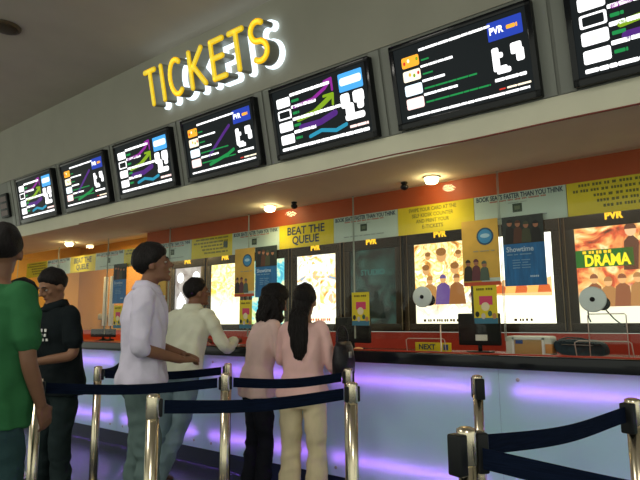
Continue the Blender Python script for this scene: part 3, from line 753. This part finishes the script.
# ------------------------------------------------------------------ people
def ease(t): return t * t * (3 - 2 * t)
def ring_loft(mb, rings, m, n=24):
    """rings: (centre, half_width_vec, half_depth_vec) -> rounded closed loft"""
    vs = []; fs = []
    for c, a, b_ in rings:
        for k in range(n):
            th = 2 * PI * k / n; ca, sa = math.cos(th), math.sin(th)
            ca = math.copysign(abs(ca) ** .85, ca); sa = math.copysign(abs(sa) ** .85, sa)
            vs.append(Vector(c) + Vector(a) * ca + Vector(b_) * sa)
    for i in range(len(rings) - 1):
        for k in range(n): fs.append((i * n + k, i * n + (k + 1) % n, (i + 1) * n + (k + 1) % n, (i + 1) * n + k))
    fs.append(tuple(range(n))[::-1]); fs.append(tuple((len(rings) - 1) * n + k for k in range(n)))
    mb.add(vs, fs, m, True)
def limb(mb, pts, rs, m, sub=6):
    """smooth tapered tube through joints"""
    P_ = [Vector(p) for p in pts]; out = []; ro = []
    for i in range(len(P_) - 1):
        for q in range(sub):
            f = q / sub; out.append(P_[i].lerp(P_[i + 1], f)); ro.append(rs[i] + (rs[i + 1] - rs[i]) * f)
    out.append(P_[-1]); ro.append(rs[-1])
    for _ in range(2):
        out = [out[0]] + [out[i] * .5 + (out[i - 1] + out[i + 1]) * .25 for i in range(1, len(out) - 1)] + [out[-1]]
        ro = [ro[0]] + [ro[i] * .5 + (ro[i - 1] + ro[i + 1]) * .25 for i in range(1, len(ro) - 1)] + [ro[-1]]
    for e, sgn in ((0, -1), (-1, 1)):
        d = (out[0] - out[1]).normalized() if e == 0 else (out[-1] - out[-2]).normalized()
        r0 = ro[e]
        if e == 0: out = [out[0] + d * r0 * .75] + out; ro = [r0 * .55] + ro
        else: out = out + [out[-1] + d * r0 * .75]; ro = ro + [r0 * .55]
    mb.tube(out, ro, m, 14)
def ellipsoid(mb, c, r, m, rot=None, u=20, v=12):
    bm = bmesh.new(); bmesh.ops.create_uvsphere(bm, u_segments=u, v_segments=v, radius=1)
    for q in bm.verts:
        p = Vector((q.co.x * r[0], q.co.y * r[1], q.co.z * r[2]))
        if rot: p = rot @ p
        q.co = p + Vector(c)
    mb.bm(bm, m, True)
def solidify(mb, name, m, voxel, smooth=4, wrinkle=0.0, wscale=(7, 7, 5), seed=0):
    """fuse overlapping shapes into ONE continuous surface"""
    o = mb.build('tmp'); md = o.modifiers.new('r', 'REMESH'); md.mode = 'VOXEL'; md.voxel_size = voxel; md.use_smooth_shade = True
    s2 = o.modifiers.new('s', 'SMOOTH'); s2.factor = .5; s2.iterations = smooth
    dg = bpy.context.evaluated_depsgraph_get(); me = bpy.data.meshes.new_from_object(o.evaluated_get(dg)); 
    bpy.data.objects.remove(o)
    if wrinkle:
        nr = [v.normal.copy() for v in me.vertices]
        for v, nn in zip(me.vertices, nr):
            p = v.co; q = Vector((p.x * wscale[0] + seed, p.y * wscale[1], p.z * wscale[2] + p.x * 3 + p.y * 4))
            f = noise.noise(q) ; g = noise.noise(q * 2.3 + Vector((5, 1, 2)))
            ridge = 1 - abs(f) * 2.2
            v.co = p + nn * (wrinkle * (ridge * 1.3 + g * 1.0 - .6))
    me.materials.clear(); me.materials.append(m)
    for p in me.polygons: p.use_smooth = True; p.material_index = 0
    me.name = name
    o = bpy.data.objects.new(name, me); C.objects.link(o); return o
def hand(mb, wrist, d, up, m, s=1.0, curl=.6, side=1):
    """palm, four unequal bent fingers and a thumb that leaves the side of the palm. d = pointing, up = back-of-hand normal"""
    d = Vector(d).normalized(); up = Vector(up); up = (up - d * up.dot(d)).normalized(); lat = d.cross(up) * side
    W = Vector(wrist)
    for q in (-1.5, -.5, .5, 1.5):
        a = W + d * .01 * s + lat * q * .012 * s; b_ = W + d * .088 * s + lat * q * .019 * s
        mb.tube([a, a.lerp(b_, .5), b_], [.015 * s, .0145 * s, .011 * s], m, 8)
    for q, ln in ((-1.5, .062), (-.5, .076), (.5, .082), (1.5, .072)):
        p = W + d * .085 * s + lat * q * .0195 * s; pts = [p]; a = 0
        for sg, f in ((.42, .5), (.32, 1.0), (.26, 1.0)):
            a += curl * f; p = p + (d * math.cos(a) - up * math.sin(a)) * ln * sg * s; pts.append(p)
        mb.tube(pts, [.0098 * s, .009 * s, .0085 * s, .007 * s], m, 8)
    p0 = W + d * .028 * s + lat * .022 * s
    p1 = p0 + (d * .6 + lat * .75 - up * .25).normalized() * .038 * s; p2 = p1 + (d * .85 + lat * .2 - up * .4).normalized() * .030 * s; p3 = p2 + (d * .9 - lat * .05 - up * .4).normalized() * .024 * s
    mb.tube([p0, p1, p2, p3], [.014 * s, .012 * s, .010 * s, .008 * s], m, 8)

def person(name, label, loc, face, H, sex='m', skin=(.26, .13, .075), hair=(.012, .010, .010), shirt=None, trousers=None, shoes=(.03, .02, .015),
           lean=0.0, head=(0, 0), feet=((0, .1), (0, -.1)), foot_yaw=(.15, -.15), knees=None, arms=None, sleeve=('short', 'short'), hair_style='short', group=None,
           tuck=False, bulk=1.0, voxel=.0085, neck_fwd=.02, extras=None, slim=1.0, foot_h=None, flare=.0):
    """local frame: +x faces forward, +y is the person's left"""
    root = thing('person', label, 'person', loc, face)
    k = H / 1.75; w = (1.0 if sex == 'm' else .88) * bulk
    M_sk = mat('skin_%02d' % int(skin[0] * 100), skin, .5, var=.06, vscale=9)
    Lx = math.sin(lean); Lz = math.cos(lean)
    hipz = .93 * k
    def sp(z, dx=0.0):                                  # point on the spine at standing height z
        if z <= hipz: return Vector((dx, 0, z))
        e = z - hipz; return Vector((dx + Lx * e * min(1, .5 + e), 0, hipz + Lz * e))
    if sex == 'm':
        prof = [(.80, .11, .085), (.86, .165, .11), (.93, .172, .118), (1.0, .165, .112), (1.08, .155, .105), (1.18, .163, .112), (1.28, .18, .120), (1.36, .188, .112), (1.42, .172, .092), (1.465, .11, .07), (1.50, .06, .06)]
        sh = .195
    else:
        prof = [(.80, .12, .09), (.86, .178, .115), (.92, .186, .125), (.98, .172, .115), (1.07, .142, .098), (1.16, .146, .105), (1.26, .166, .118), (1.34, .172, .108), (1.41, .155, .088), (1.455, .095, .06), (1.50, .05, .052)]
        sh = .182
    def rings(grow, z0=0, z1=9, slack=0.0):
        out = []
        for z, a, d in prof:
            if z < z0 or z > z1: continue
            c = sp(z * k); tx = Lz if z * k > hipz else 1
            wd = Vector((0, 1, 0)) * (a * w * k * slim + grow + slack * (1.0 - min(1, abs(z - 1.05) * 3))); dp = Vector((1, 0, -Lx if z * k > hipz else 0)).normalized() * (d * w * k + grow)
            out.append((c, wd, dp))
        return out
    shz = 1.415 * k
    S = [sp(shz - .008 * k) + Vector((0, sh * w * k, 0)), sp(shz) - Vector((0, sh * w * k, 0))]
    if arms is None: arms = [((.0, .27, 1.12), (.05, .27, .88)), ((.0, -.27, 1.12), (.05, -.27, .88))]
    A = []
    for i in (0, 1): A.append((S[i], Vector(arms[i][0]) * k, Vector(arms[i][1]) * k))
    hipw = .095 * k * (1 if sex == 'm' else 1.0)
    HJ = [Vector((0, hipw, .90 * k)), Vector((0, -hipw, .90 * k))]
    FT = [Vector((feet[i][0], feet[i][1], .085 * k)) for i in (0, 1)]
    KN = []
    for i in (0, 1):
        kk = HJ[i].lerp(FT[i], .5) + Vector((.03, 0, 0))
        if knees and knees[i]: kk = Vector(knees[i]) * k
        KN.append(kk)
    # ---- body
    B = MB()
    ring_loft(B, rings(-.010), M_sk)
    hy, hp = head
    HM = Matrix.Rotation(hy, 3, 'Z') @ Matrix.Rotation(hp, 3, 'Y')
    neck0 = sp(1.44 * k); hc = sp(1.50 * k) + Vector((neck_fwd, 0, 0)) + Vector((Lx * .06, 0, .125 * k)) + HM @ Vector((.012, 0, 0))
    hs = k ** .5
    limb(B, [neck0, sp(1.52 * k) + Vector((neck_fwd * .6, 0, 0)), hc + HM @ Vector((-.015, 0, -.05))], [.062 * w, .056 * w, .056 * w], M_sk, 3)
    def hp_(x, y, z): return hc + HM @ (Vector((x, y, z)) * hs)
    ellipsoid(B, hp_(-.012, 0, .025), (.098 * hs, .077 * hs, .098 * hs), M_sk, HM)
    ellipsoid(B, hp_(.026, 0, -.030), (.060 * hs, .058 * hs, .082 * hs), M_sk, HM)
    ellipsoid(B, hp_(.072, 0, -.096), (.024 * hs, .028 * hs, .020 * hs), M_sk, HM)        # chin
    ellipsoid(B, hp_(.024, 0, -.078), (.060 * hs, .052 * hs, .032 * hs), M_sk, HM)        # jaw
    ellipsoid(B, hp_(.080, 0, .028), (.016 * hs, .048 * hs, .012 * hs), M_sk, HM)         # brow
    B.tube([hp_(.088, 0, .022), hp_(.102, 0, -.004), hp_(.116, 0, -.018), hp_(.096, 0, -.026)], [.008 * hs, .011 * hs, .014 * hs, .010 * hs], M_sk, 8)
    for s in (-1, 1):
        ellipsoid(B, hp_(.094, s * .012, -.025), (.010 * hs, .009 * hs, .007 * hs), M_sk, HM)
        ellipsoid(B, hp_(.058, s * .042, -.018), (.022 * hs, .016 * hs, .018 * hs), M_sk, HM)
        ellipsoid(B, hp_(-.008, s * .080, -.010), (.020 * hs, .010 * hs, .032 * hs), M_sk, HM)
    ellipsoid(B, hp_(.080, 0, -.050), (.012 * hs, .024 * hs, .006 * hs), M_sk, HM)
    ellipsoid(B, hp_(.079, 0, -.061), (.012 * hs, .020 * hs, .007 * hs), M_sk, HM)
    for i in (0, 1):
        s, e, wr = A[i]
        limb(B, [s, s.lerp(e, .5), e, e.lerp(wr, .45), wr], [r_ * w * k for r_ in (.042, .042, .038, .036, .026)], M_sk, 4)
        d = (wr - e).normalized(); out = Vector((0, 1 if i == 0 else -1, .0))
        hd = arms[i][2] if len(arms[i]) > 2 else d
        up = Vector(arms[i][3]) if len(arms[i]) > 3 else out
        hand(B, wr, hd, up, M_sk, .98 * (k if sex == 'm' else k * .92), .55, 1 if i == 0 else -1)
        limb(B, [HJ[i], HJ[i].lerp(KN[i], .5), KN[i], KN[i].lerp(FT[i], .35), FT[i]], [r_ * k * w for r_ in (.085, .072, .055, .052, .036)], M_sk, 4)
        fd = Vector((math.cos(foot_yaw[i]), math.sin(foot_yaw[i]), 0))
        B.tube([FT[i] - fd * .04 - Vector((0, 0, .045)), FT[i] + fd * .06 - Vector((0, 0, .05)), FT[i] + fd * .15 - Vector((0, 0, .062))], [.034, .036, .024], M_sk, 10)
    body = solidify(B, 'body', M_sk, voxel, 3); body.parent = root
    # ---- face
    ew = plain('eye_white', (.42, .38, .34), .4); eb = plain('eye_dark', (.02, .012, .01), .2)
    for s in (-1, 1):
        e = MB(); ellipsoid(e, hp_(.075, s * .031, .006), (.012 * hs, .012 * hs, .006 * hs), ew, HM, 14, 8); ellipsoid(e, hp_(.0805, s * .031, .006), (.008 * hs, .007 * hs, .006 * hs), eb, HM, 12, 8)
        e.build('eye', root)
        e = MB(); e.tube([hp_(.092, s * .014, .030), hp_(.092, s * .032, .035), hp_(.080, s * .050, .030)], [.003, .004, .0025], M_hair0, 6); e.build('eyebrow', root)
    m_ = MB(); m_.tube([hp_(.083, -.020, -.056), hp_(.092, 0, -.0550), hp_(.083, .020, -.056)], [.003, .005, .003], plain('lip_tone', (.22, .08, .06), .4), 8); m_.build('lips', root)
    # ---- hair
    mh = mat('hair_%s' % hair_style, hair, .5, var=.5, vscale=30, stretch=(6, 6, 1), bump=.5, bscale=60, spec=.12)
    hb = MB(); bm = bmesh.new(); bmesh.ops.create_uvsphere(bm, u_segments=64, v_segments=40, radius=1)
    big = {'short': 1.13, 'full': 1.21, 'long': 1.13, 'wavy': 1.25}[hair_style]
    for v in bm.verts:
        d = v.co.copy(); x = d.x
        T_ = (-.30 + x * .84) if x > 0 else (-.30 + x * .52)
        if hair_style in ('long', 'wavy'): T_ -= .15
        if hair_style == 'full': T_ -= .14
        T_ += .07 * noise.noise(d * 4.0 + Vector((H * 7, 0, 0))) + .04 * noise.noise(d * 14.0)
        f = max(0, min(1, (d.z - T_ + .10) / (.42 + .75 * max(0, -x + .15)))); f = (1 - (1 - f) ** 2) * (1 - .10 * abs(d.y))
        st = .016 * noise.noise(Vector((d.x * 9, d.y * 26, d.z * 5))) + .055 * noise.noise(d * 2.6 + Vector((H * 3, 1, 0)))
        q = .90 + (big - .90 + st * (1.3 if hair_style != 'short' else .8)) * f
        v.co = hc + HM @ (Vector((d.x * .101 - .014, d.y * .080, d.z * .102 + .027)) * q * hs)
    hb.bm(bm, mh, True)
    hb.build('hair', root)
    if hair_style == 'long':
        L_ = MB(); rr = []
        back = lambda z, x: Vector((x, 0, z))
        zt = hc.z + .03
        for f, hw_, dp in ((0, .062, .05), (.15, .070, .055), (.3, .066, .042), (.5, .070, .036), (.7, .066, .034), (.86, .052, .028), (.96, .034, .02), (1, .014, .01)):
            z = zt - f * .43; xb = hc.x - .055 if f < .2 else (sp(min(z, 1.42 * k)).x - .105 * k * (1 if f > .3 else .8) - .012)
            rr.append((Vector((xb, .01 * math.sin(f * 5), z)), Vector((0, hw_, 0)), Vector((dp, 0, 0))))
        ring_loft(L_, rr, mh); o = solidify(L_, 'hair_length', mh, .007, 3, .006, (30, 45, 3)); o.parent = root
    if hair_style == 'wavy':
        L_ = MB(); r_ = random.Random(3)
        for q in range(26):
            a = PI * (.42 + 1.16 * q / 25); p = hc + HM @ Vector((math.cos(a) * .088 - .01, math.sin(a) * .082, .03)); pts = [p]
            ln = r_.uniform(.17, .23)
            for g in range(1, 7):
                f = g / 6; pts.append(p + Vector((math.cos(a) * .035 * f - .02 * f + .014 * math.sin(f * 9 + q), math.sin(a) * .04 * f + .013 * math.cos(f * 8 + q * 2), -ln * f)))
            L_.tube(pts, [.022, .026, .026, .024, .022, .018, .008], mh, 8)
        o = solidify(L_, 'hair_length', mh, .007, 1, .004, (25, 25, 12)); o.parent = root
    # ---- shirt
    sc_, zlo, drape, sleeves = shirt['col'], shirt.get('hem', .86), shirt.get('slack', .012), sleeve
    ms = mat('shirt_' + shirt['name'], sc_, .8, var=.07, vscale=7, bump=.25, bscale=350, spec=.05)
    Tm = MB(); rr = rings(.020, zlo, 1.47, drape); rr = [(c_, a_ * (1.0 + .10 * max(0, min(1, (1.02 * k - c_.z) / (.1 * k)))), b_ * (1.0 + .14 * max(0, min(1, (1.02 * k - c_.z) / (.1 * k))))) for c_, a_, b_ in rr]
    bot = rr[0]; rr = [(bot[0] - Vector((0, 0, .03)), bot[1] * 1.0, bot[2] * 1.0)] + rr
    rr[-1] = (rr[-1][0], rr[-1][1] * .86, rr[-1][2] * .92)
    ring_loft(Tm, rr, ms, 28)
    for i in (0, 1):
        s, e, wr = A[i]; g = .011
        s2 = s - Vector((0, (1 if i == 0 else -1) * .045, -.004))
        if sleeves[i] == 'short': limb(Tm, [s2, s, s.lerp(e, .35), s.lerp(e, .68)], [(.060 * w * k) + g, .056 * w * k + g, .052 * w * k + g, .050 * w * k + g + .008], ms, 4)
        elif sleeves[i] == 'rolled': limb(Tm, [s2, s, s.lerp(e, .5), e, e.lerp(wr, .12)], [r_ * w * k + g for r_ in (.060, .056, .048, .044, .044)], ms, 4)
        elif sleeves[i] == 'mid': limb(Tm, [s2, s, s.lerp(e, .5), e, e.lerp(wr, .6)], [r_ * w * k + g * .6 for r_ in (.058, .054, .044, .038, .034)], ms, 4)
        else: limb(Tm, [s2, s, s.lerp(e, .5), e, e.lerp(wr, .9)], [r_ * w * k + g * .8 for r_ in (.060, .055, .047, .041, .033)], ms, 4)
    o = solidify(Tm, shirt.get('part', 'shirt'), ms, .009, 3, shirt.get('wr', .006), seed=H * 10); o.parent = root
    if shirt.get('lab'): o['label'] = shirt['lab']
    if shirt.get('collar', True):
        cb = MB(); vs = []; fs = []; n_ = 28
        cc = sp(1.475 * k) + Vector((neck_fwd * .3, 0, 0))
        for lv, (rg, dz) in enumerate(((.066, -.01), (.066, .050), (.074, .052), (.098, .002), (.092, -.004))):
            for q in range(n_):
                a = 2 * PI * q / n_; fr_ = max(0, math.cos(a)); vs.append(cc + Vector((math.cos(a) * rg * w, math.sin(a) * rg * w * 1.05, dz - .03 * fr_)))
        for lv in range(4):
            for q in range(n_):
                fs.append((lv * n_ + q, lv * n_ + (q + 1) % n_, (lv + 1) * n_ + (q + 1) % n_, (lv + 1) * n_ + q))
        cb.add(vs, fs, ms, True); cb.build('collar', root)
    # ---- trousers
    mt = mat('trousers_' + trousers['name'], trousers['col'], .85, var=.12, vscale=10, bump=.3, bscale=300, stretch=(1, 1, .3), spec=.05)
    Tr = MB(); ring_loft(Tr, rings(.010, .79, 1.01), mt)
    for i in (0, 1):
        g = trousers.get('ease', .016)
        a_ = FT[i] + Vector((-.005, 0, .0)); 
        limb(Tr, [HJ[i], HJ[i].lerp(KN[i], .5), KN[i], KN[i].lerp(a_, .45), a_], [.090 * k * w + .01, .078 * k * w + g, .060 * k * w + g, .056 * k * w + g + flare * .4, .046 * k * w + g + .006 + flare], mt, 5)
    o = solidify(Tr, 'trousers', mt, .009, 3, trousers.get('wr', .007), (6, 6, 9), seed=3); o.parent = root
    # ---- shoes
    mshoe = mat('shoe_%d' % int(shoes[0] * 100), shoes, .45)
    for i in (0, 1):
        fd = Vector((math.cos(foot_yaw[i]), math.sin(foot_yaw[i]), 0)); f0 = Vector((FT[i].x, FT[i].y, 0)); lift = FT[i].z - .085 * k
        sb = MB(); sd = Vector((-fd.y, fd.x, 0)); rr = []
        for t_, wd_, ht in ((-.075, .022, .03), (-.06, .036, .06), (0, .040, .075), (.06, .043, .058), (.12, .047, .042), (.17, .040, .034), (.195, .02, .022)):
            rr.append((f0 + fd * t_ + Vector((0, 0, lift + ht / 2 + .002)), sd * wd_, Vector((0, 0, ht / 2))))
        ring_loft(sb, rr, mshoe, 16); o = sb.build('shoe', root)
        so = MB(); rr2 = [(c_ * 1 - Vector((0, 0, h_.z)) + Vector((0, 0, .006)), wv_ * 1.08, Vector((0, 0, .008))) for c_, wv_, h_ in rr]
        ring_loft(so, rr2, plain('shoe_sole', (.10, .07, .045), .7), 16); so.build('sole', o)
    if extras: extras(root, dict(sp=sp, k=k, A=A, S=S, hc=hc, HJ=HJ, w=w))
    return root

M_hair0 = mat('brow_hair', (.012, .01, .01), .5)

# lavender shirt man, profile to the right, hands together at the belly
person('person', 'man in pale lavender shirt looking up at the screens with hands together', (-3.10, 2.13, 0), math.radians(52), 1.79,
       shirt=dict(name='lavender', col=(.68, .64, .78), hem=.93, slack=.03, wr=.009), trousers=dict(name='grey_teal', col=(.12, .175, .17)), sleeve=('rolled', 'rolled'),
       arms=[((.02, .26, 1.13), (.25, .10, 1.055), (.6, -.8, .0), (.3, .2, 1)), ((-.01, -.27, 1.12), (.23, -.10, 1.04), (.75, .65, .0), (.3, -.2, 1))],
       hair_style='full', head=(-.05, -.16), feet=((-.06, .11), (.05, -.10)), neck_fwd=.035, skin=(.22, .105, .06))

# man in cream shirt leaning on the counter, seen from behind, ankles crossed
def sandals(root, d): pass
person('person', 'man in cream shirt leaning on the counter, seen from behind', (-3.76, 2.93, 0), math.radians(102), 1.68,
       shirt=dict(name='cream', col=(.74, .75, .60), hem=.93, slack=.03, wr=.009), trousers=dict(name='light_denim', col=(.25, .35, .41)), sleeve=('long', 'long'),
       arms=[((.26, .31, 1.10), (.48, .18, 1.19), (1, -.3, 0), (0, 0, 1)), ((.22, -.32, 1.10), (.46, -.24, 1.19), (1, .3, 0), (0, 0, 1))],
       lean=.28, head=(-.55, -.1), feet=((.0, .26), (-.08, .12)), knees=[(.08, .18, .5), (.04, .0, .5)], foot_yaw=(-.3, -.9), shoes=(.14, .06, .03), skin=(.22, .105, .06), bulk=1.0)

# wavy-haired woman bent over the counter
person('person', 'woman with wavy dark hair in pale pink top, looking down at the counter', (-3.04, 3.09, 0), math.radians(66), 1.57, sex='f',
       shirt=dict(name='pale_pink', col=(.76, .55, .51), hem=.86, slack=.015, wr=.006, part='top', collar=False), trousers=dict(name='black', col=(.014, .015, .022)), sleeve=('mid', 'mid'),
       arms=[((.15, .22, 1.11), (.32, .12, 1.28), (1, -.4, 0), (0, 0, 1)), ((.12, -.21, 1.10), (.33, -.10, 1.28), (1, .2, 0), (0, 0, 1))],
       lean=.20, head=(-.1, .42), hair_style='wavy', feet=((-.02, .09), (.02, -.09)), skin=(.27, .14, .085))

# long-haired woman with handbag
def handbag(root, d): pass
person('person', 'woman with long straight black hair in pink top and beige trousers', (-2.53, 3.02, 0), math.radians(112), 1.545, sex='f',
       shirt=dict(name='rose_pink', col=(.84, .53, .50), hem=.92, slack=.012, wr=.006, part='top', collar=False), trousers=dict(name='beige', col=(.68, .58, .38), ease=.02, wr=.005), flare=.03, sleeve=('mid', 'mid'),
       arms=[((.10, .235, 1.13), (.30, .12, 1.26), (1, -.2, 0), (0, 0, 1)), ((.03, -.225, 1.11), (.19, -.25, 1.06), (1, -.1, .1), (0, -1, .3))],
       lean=.06, head=(.05, .15), hair_style='long', feet=((0, .10), (0, -.10)), skin=(.27, .14, .085), shoes=(.1, .06, .04))

# green T-shirt man, back to the camera at the left edge
person('person', 'man in green T-shirt seen from behind at the left edge', (-2.82, 1.12, 0), math.radians(106), 1.76,
       shirt=dict(name='green', col=(.03, .13, .05), hem=.86, slack=.02, wr=.008, collar=False, part='t_shirt'), trousers=dict(name='teal_denim', col=(.028, .06, .065)), sleeve=('short', 'short'),
       arms=[((-.03, .24, 1.13), (.06, .25, .90)), ((.0, -.24, 1.12), (.10, -.22, .92))],
       head=(.75, .05), hair_style='short', feet=((0, .13), (0, -.13)), skin=(.20, .10, .06), bulk=.94)

# dark polo man, profile to the left, looking at his hands
def polo_print(root, d):
    mb = MB(); k = d['k']
    for (y, z, wd, hh) in ((.02, 1.30, .10, .022), (.02, 1.265, .085, .02), (.03, 1.232, .09, .018)):
        for q in range(4):
            c = d['sp'](z * k); a = (y + wd * (q / 3 - .5)) / .16
            x = c.x + math.cos(a) * (.12 * k + .034); yy = math.sin(a) * .19
            mb.box(x - .004, x + .004, yy - .010, yy + .010, c.z - hh / 2, c.z + hh / 2, M_white, .002)
    mb.build('shirt_print', root)['label'] = 'white lettering blur on the chest'
person('person', 'man in dark polo facing left and looking down at his hands', (-3.98, 2.05, 0), math.radians(272), 1.68,
       shirt=dict(name='black', col=(.010, .014, .016), hem=.84, slack=.03, wr=.007), trousers=dict(name='dark_slate', col=(.018, .028, .03)), sleeve=('short', 'short'),
       arms=[((.05, .27, 1.12), (.27, .12, 1.08), (.8, -.6, 0), (.2, .3, 1)), ((.05, -.27, 1.12), (.27, -.08, 1.12), (.8, .5, .1), (.2, -.3, 1))],
       lean=.10, head=(.1, .45), hair_style='short', feet=((0, .11), (.03, -.11)), skin=(.24, .12, .07), extras=polo_print, bulk=.97)
person('person', 'person in black mostly hidden between the green and dark shirted men', (-4.66, 2.07, 0), math.radians(235), 1.63,
       shirt=dict(name='charcoal', col=(.012, .013, .016), hem=.84, slack=.02, wr=.006), trousers=dict(name='black', col=(.014, .015, .022)), sleeve=('long', 'long'),
       head=(0, .1), hair_style='full', skin=(.22, .11, .065))

# handbag at the long-haired woman's elbow
t = thing('handbag', "black handbag hanging at the long-haired woman's right elbow", 'handbag', (-2.25, 3.12, .93), math.radians(92))
mb = MB(); rr = []
for z, a, d in ((0, .10, .04), (.015, .125, .05), (.10, .13, .052), (.19, .11, .04), (.225, .095, .02)): rr.append((Vector((0, 0, z)), Vector((a * .85, 0, 0)), Vector((0, d, 0))))
ring_loft(mb, rr, mat('black_leather', (.012, .010, .014), .35, bump=.3, bscale=80)); mb.build('bag_body', t)
mb = MB(); mb.tube([(-.07, 0, .20)] + [(-.07 * math.cos(a * PI / 8), .01, .23 + .10 * math.sin(a * PI / 8)) for a in range(9)] + [(.07, 0, .20)], .007, MATS['black_leather'], 8); mb.build('handle', t)
mb = MB().box(-.015, .015, -.058, -.048, .12, .16, M_alu, .003); mb.build('buckle', t)
